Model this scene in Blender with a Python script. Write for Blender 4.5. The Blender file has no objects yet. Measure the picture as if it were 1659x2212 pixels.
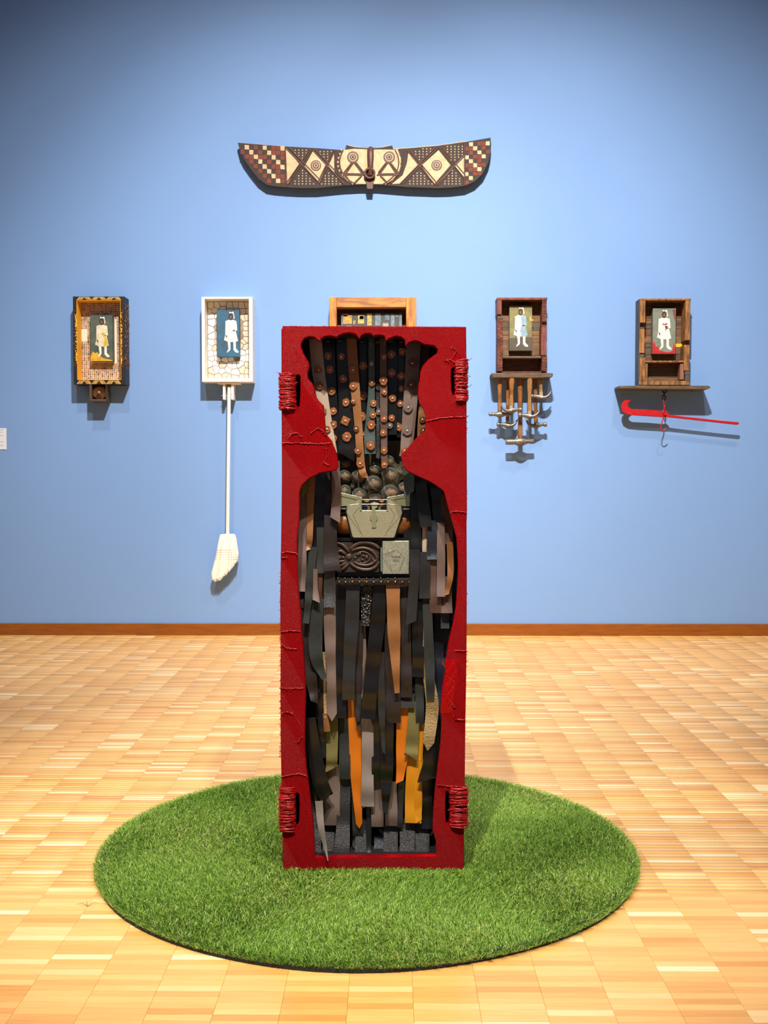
import bpy, bmesh, math, random
import numpy as np
from mathutils import Vector, Matrix
from mathutils.geometry import tessellate_polygon

# ------------------------------------------------------------------ camera, world, lights, exposure
sc = bpy.context.scene
COL = sc.collection
FPX, PITCH, YAW, EYE = 2275.0, 0.0374, 0.00686, 1.1
cam_d = bpy.data.cameras.new('camera'); cam = bpy.data.objects.new('camera', cam_d); COL.objects.link(cam)
cam_d.sensor_fit = 'VERTICAL'; cam_d.sensor_height = 24.0; cam_d.lens = FPX / 2212.0 * 24.0
cam_d.clip_start = 0.05; cam_d.clip_end = 60
cam.location = (0, 0, EYE); cam.rotation_euler = (math.pi/2 - PITCH, 0, YAW)
sc.camera = cam
world = bpy.data.worlds.new('world'); sc.world = world; world.use_nodes = True
bg = world.node_tree.nodes['Background']; bg.inputs[0].default_value = (0.72, 0.80, 1.0, 1); bg.inputs[1].default_value = 0.18
sc.view_settings.view_transform = 'Standard'; sc.view_settings.look = 'None'
sc.view_settings.exposure = 0.0; sc.view_settings.gamma = 1.0; sc.view_settings.use_curve_mapping = False
sc.cycles.use_denoising = True; sc.cycles.max_bounces = 8; sc.cycles.transparent_max_bounces = 12
sc.cycles.sample_clamp_indirect = 6.0; sc.cycles.caustics_reflective = False; sc.cycles.caustics_refractive = False

def spot(name, loc, tgt, power, angle, blend, radius=0.06, col=(1.0, 0.93, 0.84)):
    d = bpy.data.lights.new(name, 'SPOT'); o = bpy.data.objects.new(name, d); COL.objects.link(o)
    d.energy = power; d.spot_size = math.radians(angle); d.spot_blend = blend; d.shadow_soft_size = radius; d.color = col
    o.location = loc; o.rotation_euler = (Vector(tgt) - Vector(loc)).to_track_quat('-Z', 'Y').to_euler()
# gallery track spots and added fill spots (all above the frame)
COOL = (1.0, 0.965, 0.91)
spot('track_or_fill_spot', (-0.05, 2.3, 6.4), (-1.5, 7.3, 0.8), 1380, 55, 1.0, 0.035, COOL)      # onto the blue wall
spot('track_or_fill_spot', (0.15, 2.2, 6.5), (0.10, 7.3, 0.9), 1440, 55, 1.0, 0.035, COOL)
spot('track_or_fill_spot', (0.35, 2.3, 6.4), (1.85, 7.3, 0.8), 1780, 55, 1.0, 0.035, COOL)
spot('track_or_fill_spot', (0.25, 1.9, 6.8), (0.25, 7.3, 2.4), 330, 60, 1.0, 0.05, COOL)  # weak wide fill, added to lift the upper wall
spot('track_or_fill_spot', (-0.35, 0.75, 4.7), (-0.05, 2.9, 0.70), 900, 40, 0.8, 0.04)       # onto the red box
spot('track_or_fill_spot', (0.55, 0.75, 4.7), (-0.05, 2.9, 0.65), 520, 40, 0.8, 0.05)
spot('track_or_fill_spot', (-2.7, 2.75, 4.8), (-0.1, 3.1, 0.0), 720, 56, 1.0, 0.06)         # across the turf from the left
spot('track_or_fill_spot', (1.9, 1.0, 4.8), (1.3, 3.2, 0.0), 90, 80, 1.0, 0.08)            # onto the parquet
spot('track_or_fill_spot', (-1.9, 1.0, 4.8), (-1.3, 3.2, 0.0), 100, 80, 1.0, 0.08)
spot('track_or_fill_spot', (-1.7, 4.2, 6.0), (-1.5, 5.5, 0.0), 520, 74, 1.0, 0.10)  # this and the next: fill pair added to brighten the far parquet
spot('track_or_fill_spot', (1.7, 4.2, 6.0), (1.5, 5.5, 0.0), 520, 74, 1.0, 0.10)

# ------------------------------------------------------------------ projection: a pixel of the 1659x2212 frame to a real point
RM = Matrix.Rotation(YAW, 3, 'Z') @ Matrix.Rotation(math.pi/2 - PITCH, 3, 'X')
def ray(px, py): return RM @ Vector(((px - 829.5)/FPX, -(py - 1106.0)/FPX, -1.0))
def U(px, py, Y):                       # on the upright plane at depth Y
    d = ray(px, py); t = Y/d.y
    return Vector((d.x*t, Y, EYE + d.z*t))
def F(px, py):                          # on the floor
    d = ray(px, py); t = -EYE/d.z
    return Vector((d.x*t, d.y*t, 0))
W = F(829, 1372).y                      # the blue wall
rnd = random.Random(7)

# ------------------------------------------------------------------ materials
def lin(c):
    return tuple(((v/255)/12.92 if v/255 <= 0.04045 else ((v/255+0.055)/1.055)**2.4) for v in c) + (1,)
MATS = {}
def nd(nt, t, **kw):
    n = nt.nodes.new(t)
    for k, v in kw.items(): setattr(n, k, v)
    return n
def mat(name, rgb, rough=0.5, metal=0.0, var=None, bump=None, rgb2=None, stretch=(1,1,1), spec=0.5, coat=0.0, sheen=0.0, voro=False, island=None, objrand=False, dist=0.002):
    """principled material; var=(noise scale, contrast); bump=(scale, strength); island=[(pos, rgb)...] random colour per loose piece"""
    if name in MATS: return MATS[name]
    m = bpy.data.materials.new(name); m.use_nodes = True; nt = m.node_tree; L = nt.links.new
    b = nt.nodes['Principled BSDF']
    b.inputs['Roughness'].default_value = rough; b.inputs['Metallic'].default_value = metal
    b.inputs['Specular IOR Level'].default_value = spec; b.inputs['Coat Weight'].default_value = coat
    if sheen: b.inputs['Sheen Weight'].default_value = sheen
    b.inputs['Base Color'].default_value = lin(rgb)
    m.diffuse_color = lin(rgb)
    tc = nd(nt, 'ShaderNodeTexCoord'); mp = nd(nt, 'ShaderNodeMapping'); mp.inputs['Scale'].default_value = stretch
    L(tc.outputs['Object'], mp.inputs[0])
    col = None
    if island:
        r = nd(nt, 'ShaderNodeValToRGB'); r.color_ramp.interpolation = 'LINEAR' if objrand != 'const' else 'CONSTANT'
        e = r.color_ramp.elements
        for i, (p, c) in enumerate(island):
            el = e[i] if i < 2 else e.new(p)
            el.position = p; el.color = lin(c)
        if objrand is True:
            g = nd(nt, 'ShaderNodeObjectInfo'); L(g.outputs['Random'], r.inputs[0])
            om = nd(nt, 'ShaderNodeMath', operation='MULTIPLY'); om.inputs[1].default_value = 61.0; L(g.outputs['Random'], om.inputs[0]); L(om.outputs[0], mp.inputs['Location'])
        else:
            g = nd(nt, 'ShaderNodeNewGeometry'); L(g.outputs['Random Per Island'], r.inputs[0])
        col = r.outputs[0]
    if var:
        n = nd(nt, 'ShaderNodeTexNoise'); n.inputs['Scale'].default_value = var[0]; n.inputs['Detail'].default_value = 5; n.inputs['Roughness'].default_value = 0.62
        L(mp.outputs[0], n.inputs['Vector'])
        rp = nd(nt, 'ShaderNodeValToRGB'); rp.color_ramp.elements[0].position = 0.5 - 0.5*var[1] if var[1] < 0.8 else 0.35
        rp.color_ramp.elements[1].position = 0.5 + 0.5*var[1] if var[1] < 0.8 else 0.65
        L(n.outputs[0], rp.inputs[0])
        mx = nd(nt, 'ShaderNodeMix', data_type='RGBA')
        L(rp.outputs[0], mx.inputs[0])
        c2 = rgb2 if rgb2 else tuple(v*0.7 for v in rgb)
        if col:
            mul = nd(nt, 'ShaderNodeMix', data_type='RGBA', blend_type='MULTIPLY'); mul.inputs[0].default_value = 1.0
            mx.inputs[6].default_value = lin(rgb2 if rgb2 else (215, 205, 195)); mx.inputs[7].default_value = (1, 1, 1, 1)
            L(col, mul.inputs[6]); L(mx.outputs[2], mul.inputs[7]); col = mul.outputs[2]
        else:
            mx.inputs[6].default_value = lin(c2); mx.inputs[7].default_value = lin(rgb); col = mx.outputs[2]
    if col: L(col, b.inputs['Base Color'])
    if bump:
        if voro:
            n2 = nd(nt, 'ShaderNodeTexVoronoi'); n2.inputs['Scale'].default_value = bump[0]; out = n2.outputs[0]
        else:
            n2 = nd(nt, 'ShaderNodeTexNoise'); n2.inputs['Scale'].default_value = bump[0]; n2.inputs['Detail'].default_value = 4; out = n2.outputs[0]
        L(mp.outputs[0], n2.inputs['Vector'])
        bp = nd(nt, 'ShaderNodeBump'); bp.inputs['Strength'].default_value = bump[1]; bp.inputs['Distance'].default_value = dist
        L(out, bp.inputs['Height']); L(bp.outputs[0], b.inputs['Normal'])
    MATS[name] = m
    return m

# ------------------------------------------------------------------ mesh building
class MB:
    def __init__(s): s.v, s.f, s.m = [], [], []
    def add(s, vs, fs, mi=0):
        o = len(s.v); s.v += [tuple(v) for v in vs]; s.f += [tuple(i + o for i in f) for f in fs]; s.m += [mi]*len(fs)
        return s
    def box(s, x0, x1, y0, y1, z0, z1, c=0.0, mi=0):
        if x1 < x0: x0, x1 = x1, x0
        if z1 < z0: z0, z1 = z1, z0
        if y1 < y0: y0, y1 = y1, y0
        if c <= 0:
            vs = [(x, y, z) for z in (z0, z1) for y in (y0, y1) for x in (x0, x1)]
            return s.add(vs, [(0,2,3,1),(4,5,7,6),(0,1,5,4),(2,6,7,3),(0,4,6,2),(1,3,7,5)], mi)
        bm = bmesh.new(); bmesh.ops.create_cube(bm, size=1.0)
        for v in bm.verts: v.co = Vector(((x0+x1)/2 + v.co.x*(x1-x0), (y0+y1)/2 + v.co.y*(y1-y0), (z0+z1)/2 + v.co.z*(z1-z0)))
        c = min(c, 0.45*min(x1-x0, y1-y0, z1-z0))
        bmesh.ops.bevel(bm, geom=bm.edges[:], offset=c, segments=1, affect='EDGES', profile=0.5)
        return s.bm(bm, mi)
    def bm(s, bm, mi=0):
        bm.verts.index_update(); s.add([v.co[:] for v in bm.verts], [[v.index for v in f.verts] for f in bm.faces], mi); bm.free(); return s
    def sphere(s, c, r, seg=12, ring=8, sc3=(1,1,1), mi=0):
        vs, fs = [], []
        for i in range(1, ring):
            a = math.pi*i/ring
            for j in range(seg):
                b = 2*math.pi*j/seg
                vs.append((c[0]+r*sc3[0]*math.sin(a)*math.cos(b), c[1]+r*sc3[1]*math.sin(a)*math.sin(b), c[2]+r*sc3[2]*math.cos(a)))
        t = len(vs); vs += [(c[0], c[1], c[2]+r*sc3[2]), (c[0], c[1], c[2]-r*sc3[2])]
        for i in range(ring-2):
            for j in range(seg):
                k = (j+1) % seg; fs.append((i*seg+j, (i+1)*seg+j, (i+1)*seg+k, i*seg+k))
        for j in range(seg):
            k = (j+1) % seg; fs += [(t, j, k), (t+1, (ring-2)*seg+k, (ring-2)*seg+j)]
        return s.add(vs, fs, mi)
    def tube(s, pts, r, n=8, mi=0, closed=False, caps=True, flat=1.0):
        pts = [Vector(p) for p in pts]; N = len(pts)
        rr = r if isinstance(r, (list, tuple)) else [r]*N
        vs, fs = [], []; up = Vector((0.13, 1, 0.21)).normalized(); pn = None
        for i, p in enumerate(pts):
            a = pts[(i-1) % N] if (closed or i > 0) else p; b = pts[(i+1) % N] if (closed or i < N-1) else p
            t = (b - a).normalized() if (b-a).length > 1e-9 else Vector((0,0,1))
            u = t.cross(up if pn is None else pn)
            if pn is not None: u = pn - t*pn.dot(t)
            if u.length < 1e-6: u = t.orthogonal()
            u.normalize(); pn = u; w = t.cross(u)
            for j in range(n):
                an = 2*math.pi*j/n; vs.append(p + (u*math.cos(an) + w*math.sin(an)*flat)*rr[i])
        for i in range(N if closed else N-1):
            k = (i+1) % N
            for j in range(n):
                q = (j+1) % n; fs.append((i*n+j, i*n+q, k*n+q, k*n+j))
        if caps and not closed:                 # own vertices, so that smooth shading stops at the ends
            vs += vs[:n] + vs[(N-1)*n:N*n]; fs += [tuple(N*n + j for j in range(n-1, -1, -1)), tuple((N+1)*n + j for j in range(n))]
        return s.add(vs, fs, mi)
    def lathe(s, c, prof, axis='y', n=24, mi=0):
        """prof = [(distance along axis, radius)]"""
        vs, fs = [], []
        for (d, r) in prof:
            for j in range(n):
                a = 2*math.pi*j/n; p, q = r*math.cos(a), r*math.sin(a)
                vs.append((c[0]+p, c[1]+d, c[2]+q) if axis == 'y' else (c[0]+d, c[1]+p, c[2]+q) if axis == 'x' else (c[0]+p, c[1]+q, c[2]+d))
        for i in range(len(prof)-1):
            for j in range(n):
                k = (j+1) % n; fs.append((i*n+j, (i+1)*n+j, (i+1)*n+k, i*n+k))
        N = len(prof); vs += vs[:n] + vs[(N-1)*n:N*n]; fs += [tuple(N*n + j for j in range(n)), tuple((N+1)*n + j for j in range(n-1, -1, -1))]
        return s.add(vs, fs, mi)
    def poly(s, loops, y0, y1, c=0.0, mi=0):
        """loops of (x, z): first outline then holes; front face at y0, back face at y1, front edge chamfered by c"""
        def area(l): return sum(l[i][0]*l[(i+1) % len(l)][1] - l[(i+1) % len(l)][0]*l[i][1] for i in range(len(l)))/2
        fixed = []
        for i, l in enumerate(loops):
            l = [(p[0], p[1]) for p in l]
            if (area(l) > 0) != (i == 0): l = l[::-1]
            fixed.append(l)
        front = []
        for l in fixed:
            n = len(l); fl = []
            for i in range(n):
                a, b, d = Vector(l[i-1]), Vector(l[i]), Vector(l[(i+1) % n])
                e1 = (b-a).normalized() if (b-a).length > 1e-9 else Vector((1,0)); e2 = (d-b).normalized() if (d-b).length > 1e-9 else e1
                nn = Vector((-e1.y-e2.y, e1.x+e2.x))
                nn = nn.normalized() if nn.length > 1e-6 else Vector((-e1.y, e1.x))
                fl.append((b.x + nn.x*c, b.y + nn.y*c))
            front.append(fl)
        cat = [p for l in fixed for p in l]; catf = [p for l in front for p in l]; n = len(cat)
        tri = tessellate_polygon([[Vector((p[0], p[1], 0)) for p in l] for l in front]); trib = tri if c == 0 else tessellate_polygon([[Vector((p[0], p[1], 0)) for p in l] for l in fixed])
        vs = [(p[0], y0, p[1]) for p in catf] + [(p[0], y0+c, p[1]) for p in cat] + [(p[0], y1, p[1]) for p in cat]
        fs = []
        for tt, pts, back in ((tri, catf, False), (trib, cat, True)):
            for t in tt:
                a, b, d = [Vector(pts[i]) for i in t]; ccw = (b-a).cross(d-a) > 0
                t = t if ccw else t[::-1]
                fs.append(tuple(i + 2*n for i in t[::-1]) if back else tuple(t))
        o = 0
        for l in fixed:
            k = len(l)
            for i in range(k):
                j = (i+1) % k
                fs.append((o+i, o+i+n, o+j+n, o+j)); fs.append((o+i+n, o+i+2*n, o+j+2*n, o+j+n))
            o += k
        return s.add(vs, fs, mi)
    def ppoly(s, pxs, Y, th, c=0.0, mi=0):
        """outline given by pixels on the plane at depth Y, thickness th backwards"""
        loops = pxs if isinstance(pxs[0][0], (list, tuple)) else [pxs]
        return s.poly([[(U(p[0], p[1], Y).x, U(p[0], p[1], Y).z) for p in l] for l in loops], Y, Y + th, c, mi)
    def pbox(s, x0, x1, y0, y1, Y, th, c=0.0, mi=0):
        a = U(x0, y0, Y); b = U(x1, y1, Y)
        return s.box(a.x, b.x, Y, Y + th, b.z, a.z, c, mi)
    def obj(s, name, mats, parent=None, smooth=False, loc=None):
        me = bpy.data.meshes.new(name)
        off = Vector((0,0,0)); p = parent
        while p: off += p.location; p = p.parent
        if loc is not None: off += Vector(loc)
        me.from_pydata([(v[0]-off.x, v[1]-off.y, v[2]-off.z) for v in s.v], [], s.f)
        mats = mats if isinstance(mats, (list, tuple)) else [mats]
        for m in mats: me.materials.append(m)
        if len(mats) > 1: me.polygons.foreach_set('material_index', s.m)
        if smooth: me.polygons.foreach_set('use_smooth', [True]*len(s.f))
        me.update()
        o = bpy.data.objects.new(name, me); COL.objects.link(o)
        if loc is not None: o.location = loc
        o.parent = parent
        return o
def tag(o, label, cat=None, group=None, kind=None):
    if label: o['label'] = label
    if cat: o['category'] = cat
    if group: o['group'] = group
    if kind: o['kind'] = kind
    return o
def thing(name, label, cat, loc, group=None):
    o = bpy.data.objects.new(name, None); COL.objects.link(o); o.location = loc; o.empty_display_size = 0.05
    return tag(o, label, cat, group)
def catmull(P, n):
    P = [Vector(p) for p in P]
    if len(P) == 2: return [P[0].lerp(P[1], i/(n-1)) for i in range(n)]
    Q = [2*P[0]-P[1]] + P + [2*P[-1]-P[-2]]; out = []
    for i in range(n):
        t = i/(n-1)*(len(P)-1); k = min(int(t), len(P)-2); u = t-k
        a, b, c, d = Q[k:k+4]
        out.append(0.5*((2*b) + (c-a)*u + (2*a-5*b+4*c-d)*u*u + (3*b-a-3*c+d)*u**3))
    return out
def inside(p, poly):
    r = False; n = len(poly)
    for i in range(n):
        (x1, y1), (x2, y2) = poly[i], poly[(i+1) % n]
        if (y1 > p[1]) != (y2 > p[1]) and p[0] < (x2-x1)*(p[1]-y1)/(y2-y1)+x1: r = not r
    return r

# ------------------------------------------------------------------ the room: blue wall, baseboard, mosaic parquet floor
def wall_material():
    m = mat('blue_wall_paint', (122, 156, 205), 0.6, var=(0.7, 0.9), rgb2=(119, 153, 202), bump=(260, 0.10), dist=0.001, spec=0.3)
    return m
tag(MB().box(-7, 7, W, W+0.2, 0, 7.6).obj('wall_back', wall_material()), 'light blue painted gallery wall', kind='structure')
bb = MB(); z_b = U(829, 1347.5, W-0.016).z
tag(MB().box(-7, 7, W-0.016, W, 0, z_b, 0.002).obj('baseboard_back', mat('baseboard_wood', (150, 84, 22), 0.35, var=(9, 0.5), rgb2=(122, 62, 12), stretch=(1, 1, 9), bump=(30, 0.1))),
    'brown stained wooden baseboard along the blue wall', kind='structure')

FLOOR_TONES = [(0.0, (210, 152, 80)), (0.15, (220, 168, 96)), (0.5, (228, 180, 108)), (0.84, (232, 187, 117)), (0.92, (237, 203, 146)), (1.0, (243, 222, 182))]
m_pl = mat('parquet_strip', (222, 160, 84), 0.30, island=FLOOR_TONES, objrand=True, var=(22, 0.75), rgb2=(236, 214, 184), stretch=(0.5, 9, 1), bump=(60, 0.05), dist=0.0006)
m_pf = mat('parquet_far', (222, 160, 84), 0.30, island=FLOOR_TONES, var=(22, 0.75), rgb2=(236, 214, 184), stretch=(0.5, 9, 1), bump=(60, 0.05), dist=0.0006)
CW = (F(1629.1, 2212).x - F(9.6, 2212).x)/11.0; X0 = F(1041.7, 2212).x; SD = 0.0241
floor = tag(MB().box(-6, 6, -1.5, W, -0.06, -0.009).obj('floor', mat('floor_bed', (96, 58, 26), 0.7, var=(4, 0.5))), 'honey coloured oak mosaic parquet floor', kind='structure')
gx, gy, ch = 0.0002, 0.0001, 0.0003
def strip_mesh(cx, cy):
    a, b = CW/2-gx, SD/2-gy
    lo = [(-a,-b,-0.009),(a,-b,-0.009),(a,b,-0.009),(-a,b,-0.009)]; mi_ = [(-a,-b,-ch),(a,-b,-ch),(a,b,-ch),(-a,b,-ch)]
    to = [(-a+ch,-b+ch*.5,0),(a-ch,-b+ch*.5,0),(a-ch,b-ch*.5,0),(-a+ch,b-ch*.5,0)]
    vs = [(x+cx, y+cy, z) for x, y, z in lo+mi_+to]
    return vs, [(0,1,5,4),(1,2,6,5),(2,3,7,6),(3,0,4,7),(4,5,9,8),(5,6,10,9),(6,7,11,10),(7,4,8,11),(8,9,10,11)]
cells = []
k0, k1 = int((-5.2-X0)/CW), int((5.2-X0)/CW)
for k in range(k0, k1):
    cx = X0 + (k+0.5)*CW
    off = ((k*0.37) % 1.0)*SD*0.0
    for j in range(int(0.6/SD), int(W/SD)):
        cells.append((cx, (j+0.5)*SD + off))
# the 300 strips that show largest: nearest rows inside the picture
vis = []
for c in cells:
    y = c[1]
    if y < 2.02: continue
    if abs(c[0] + 0.0) > y*0.372 + 0.10: continue
    if math.hypot(c[0]+0.0686, y-3.05) < 0.74: continue
    vis.append(c)
vis.sort(key=lambda c: c[1]); near = set(vis[:300])
vs, fs = strip_mesh(0, 0); me0 = bpy.data.meshes.new('plank'); me0.from_pydata(vs, [], fs); me0.materials.append(m_pl); me0.update()
for c in vis[:300]:
    o = bpy.data.objects.new('plank', me0); COL.objects.link(o); o.parent = floor; o.location = (c[0], c[1], 0)
far = [c for c in cells if c not in near]
u = np.array(vs); C = np.array([(c[0], c[1], 0) for c in far])
V = (u[None] + C[:, None]).reshape(-1, 3); Q = (np.array(fs)[None] + 12*np.arange(len(far))[:, None, None]).reshape(-1)
def np_mesh(name, V, loops, sizes, mats):
    me = bpy.data.meshes.new(name); me.vertices.add(len(V)); me.vertices.foreach_set('co', V.astype(np.float32).ravel())
    me.loops.add(len(loops)); me.loops.foreach_set('vertex_index', loops.astype(np.int32))
    me.polygons.add(len(sizes)); st = np.concatenate([[0], np.cumsum(sizes)[:-1]])
    me.polygons.foreach_set('loop_start', st.astype(np.int32))
    for m in mats: me.materials.append(m)
    me.update(calc_edges=True); me.validate()
    return me
me = np_mesh('plank_field', V, Q, np.full(len(Q)//4, 4), [m_pf])
o = bpy.data.objects.new('plank_field', me); COL.objects.link(o); o.parent = floor; o['kind'] = 'stuff'

# ------------------------------------------------------------------ round turf mat
TC, TR = Vector((-0.0686, 3.0495, 0)), 0.775
turf = thing('turf_mat', 'round green artificial grass mat under the red standing box', 'mat', TC)
b = MB(); ring = []
for i in range(96):
    a = 2*math.pi*i/96; ring.append((a, TR*(1 + 0.004*math.sin(3*a+1) + 0.003*math.sin(7*a))))
def lift(a): return 0.001 + 0.004*max(0, math.sin(2.5*a+0.4)) * (1 if math.sin(a) < 0 else 0.3)
vs = []
for lev, (rr, zz) in enumerate(((0.90, 0.0005), (0.996, 0.0), (0.994, 0.007), (0.90, 0.0075))):
    for a, r in ring: vs.append((TC.x + r*rr*math.cos(a), TC.y + r*rr*math.sin(a), zz + (lift(a) if lev in (1, 2) else 0.0)))
n = 96; fs = []
for lv in range(3):
    for i in range(n): j = (i+1) % n; fs.append((lv*n+i, lv*n+j, (lv+1)*n+j, (lv+1)*n+i))
fs.append(tuple(3*n+i for i in range(n))); fs.append(tuple(n-1-i for i in range(n)))
b.add(vs, fs).obj('backing', mat('turf_backing', (26, 34, 20), 0.9, bump=(200, 0.4)), turf)
rg = np.random.default_rng(3); NB = 300000
ang = rg.uniform(0, 2*np.pi, NB); rad = np.sqrt(rg.uniform(0, 1, NB))*TR*0.998
px_, py_ = rad*np.cos(ang), rad*np.sin(ang)
hh = rg.uniform(0.008, 0.017, NB); la = rg.uniform(0, 2*np.pi, NB); lean = rg.uniform(0.2, 1.25, NB)*hh
# patches lie in slightly different directions
pa = 2.2*np.sin(px_*5+1.0) + 1.7*np.sin(py_*6.0) ; la = np.where(rg.uniform(0, 1, NB) < 0.45, pa + rg.normal(0, .6, NB), la)
rim = rad > TR*0.972                                         # blades at the rim droop outwards
la = np.where(rim, ang + rg.normal(0, .7, NB), la); lean = np.where(rim, lean*1.25, lean)
foot = (np.abs(px_+TC.x+0.0477) < 0.249) & (np.abs(py_+TC.y-3.0) < 0.152)   # nothing grows under the red box
hh = np.where(foot, 0.0004, hh); lean = np.where(foot, 0.0004, lean)
wd = rg.uniform(0.0004, 0.0009, NB); wa = rg.uniform(0, 2*np.pi, NB)
dx, dy = np.cos(la)*lean, np.sin(la)*lean; wx, wy = np.cos(wa)*wd, np.sin(wa)*wd
z0 = 0.0075 + np.zeros(NB)
V = np.zeros((NB, 5, 3))
V[:,0] = np.stack([px_-wx, py_-wy, z0], 1); V[:,1] = np.stack([px_+wx, py_+wy, z0], 1)
V[:,2] = np.stack([px_+wx*.8+dx*.4, py_+wy*.8+dy*.4, z0+hh*.62], 1); V[:,3] = np.stack([px_-wx*.8+dx*.4, py_-wy*.8+dy*.4, z0+hh*.62], 1)
V[:,4] = np.stack([px_+dx, py_+dy, z0+hh*.95*np.clip(1.25-lean/hh*.45, .4, 1)], 1)
base = 5*np.arange(NB)[:, None]; L = np.concatenate([base+0, base+1, base+2, base+3, base+3, base+2, base+4], 1).ravel()
S = np.tile([4, 3], NB)
def grass_material():
    m = bpy.data.materials.new('turf_blades'); m.use_nodes = True; nt = m.node_tree; b = nt.nodes['Principled BSDF']; L = nt.links.new
    at = nd(nt, 'ShaderNodeAttribute', attribute_name='tint'); r = nd(nt, 'ShaderNodeValToRGB'); e = r.color_ramp.elements
    for i, (p, c) in enumerate([(0.0, (74, 112, 28)), (0.45, (116, 156, 48)), (0.78, (154, 184, 74)), (0.90, (186, 196, 112)), (1.0, (208, 198, 136))]):
        el = e[i] if i < 2 else e.new(p); el.position = p; el.color = lin(c)
    L(at.outputs['Fac'], r.inputs[0]); L(r.outputs[0], b.inputs['Base Color']); b.inputs['Roughness'].default_value = 0.42
    b.inputs['Specular IOR Level'].default_value = 0.35
    return m
me = np_mesh('grass', V.reshape(-1, 3), L, S, [grass_material()])
at = me.attributes.new('tint', 'FLOAT', 'POINT'); at.data.foreach_set('value', np.repeat(np.clip(rg.beta(1.6, 1.7, NB)+0.10*np.sin(px_*9)*np.sin(py_*8+1), 0, 1), 5).astype(np.float32))
o = bpy.data.objects.new('grass', me); COL.objects.link(o); o.parent = turf; o['kind'] = 'stuff'
b = MB()
for (x, y, a, l) in ((F(190,1958).x, F(190,1958).y, 2.8, 0.035), (F(190,1958).x, F(190,1958).y, 0.7, 0.03), (F(188,1958).x, F(188,1958).y, 1.9, 0.03)):
    b.tube([(x, y, 0.001), (x+l*.5*math.cos(a), y+l*.5*math.sin(a), 0.006), (x+l*math.cos(a), y+l*math.sin(a), 0.0015)], [0.0009, 0.0007, 0.0003], 5)
tag(b.obj('grass_tuft', mat('loose_grass', (120, 120, 50), 0.6)), 'loose tuft of dry grass on the parquet left of the turf', 'grass')

# ------------------------------------------------------------------ the red standing box with the cut-out figure
YF = 2.8496; PT = 0.022; BD = 0.30; ZB = 0.0085; ZT = 1.493
SC = 0.2652
def Z(k, x, y): return (590 + SC*x, {1: 690, 2: 980, 3: 1260, 4: 1540}[k] + SC*y)
coffin = thing('figure_box', 'tall red burlap covered box standing on the turf, figure shaped opening full of leather strips', 'box', (-0.0477, YF + BD/2, ZB))

def burlap(name, rgb, dark, wet=0.0):
    m = bpy.data.materials.new(name); m.use_nodes = True; nt = m.node_tree; L = nt.links.new; b = nt.nodes['Principled BSDF']
    tc = nd(nt, 'ShaderNodeTexCoord')
    ns = nd(nt, 'ShaderNodeTexNoise'); ns.inputs['Scale'].default_value = 26; ns.inputs['Detail'].default_value = 3; L(tc.outputs['Object'], ns.inputs['Vector'])
    ad = nd(nt, 'ShaderNodeVectorMath', operation='MULTIPLY_ADD'); ad.inputs[1].default_value = (0.0025,)*3
    L(ns.outputs['Color'], ad.inputs[0]); L(tc.outputs['Object'], ad.inputs[2])
    hs = []
    for dirn, sca in (('X', 140), ('Z', 165), ('DIAGONAL', 105)):
        w = nd(nt, 'ShaderNodeTexWave', bands_direction=dirn); w.inputs['Scale'].default_value = sca; w.inputs['Distortion'].default_value = 1.2; w.inputs['Detail Scale'].default_value = 3
        L(ad.outputs[0], w.inputs['Vector']); hs.append(w.outputs['Fac'])
    m1 = nd(nt, 'ShaderNodeMath', operation='MULTIPLY'); L(hs[0], m1.inputs[0]); L(hs[1], m1.inputs[1])
    m2 = nd(nt, 'ShaderNodeMath', operation='MULTIPLY_ADD'); L(hs[1], m2.inputs[0]); m2.inputs[1].default_value = 0.45; L(m1.outputs[0], m2.inputs[2])
    m3 = nd(nt, 'ShaderNodeMath', operation='MULTIPLY_ADD'); L(hs[2], m3.inputs[0]); m3.inputs[1].default_value = 0.7; L(m2.outputs[0], m3.inputs[2])
    sp = nd(nt, 'ShaderNodeTexVoronoi'); sp.inputs['Scale'].default_value = 95; L(tc.outputs['Object'], sp.inputs['Vector'])     # slubs in the weave
    lt = nd(nt, 'ShaderNodeMapRange'); lt.inputs['From Min'].default_value = 0.0; lt.inputs['From Max'].default_value = 0.22; lt.inputs['To Min'].default_value = 1.0; lt.inputs['To Max'].default_value = 0.0; L(sp.outputs['Distance'], lt.inputs[0])
    big = nd(nt, 'ShaderNodeTexNoise'); big.inputs['Scale'].default_value = 9; L(tc.outputs['Object'], big.inputs['Vector'])
    m4 = nd(nt, 'ShaderNodeMath', operation='MULTIPLY_ADD'); L(lt.outputs[0], m4.inputs[0]); m4.inputs[1].default_value = 0.9; L(m3.outputs[0], m4.inputs[2])
    m5 = nd(nt, 'ShaderNodeMath', operation='MULTIPLY_ADD'); L(big.outputs[0], m5.inputs[0]); m5.inputs[1].default_value = 2.5; L(m4.outputs[0], m5.inputs[2])
    bp = nd(nt, 'ShaderNodeBump'); bp.inputs['Strength'].default_value = 0.9; bp.inputs['Distance'].default_value = 0.0026
    L(m5.outputs[0], bp.inputs['Height']); L(bp.outputs[0], b.inputs['Normal'])
    mx = nd(nt, 'ShaderNodeMix', data_type='RGBA'); L(big.outputs[0], mx.inputs[0]); mx.inputs[6].default_value = lin(dark); mx.inputs[7].default_value = lin(rgb)
    L(mx.outputs[2], b.inputs['Base Color']); b.inputs['Roughness'].default_value = 0.36; b.inputs['Specular IOR Level'].default_value = 0.09
    MATS[name] = m; return m
m_red = burlap('red_burlap', (178, 0, 10), (154, 0, 7))
m_cord = mat('red_cord', (184, 12, 20), 0.34, bump=(220, 0.5), var=(60, 0.7), rgb2=(146, 4, 9))
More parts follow.
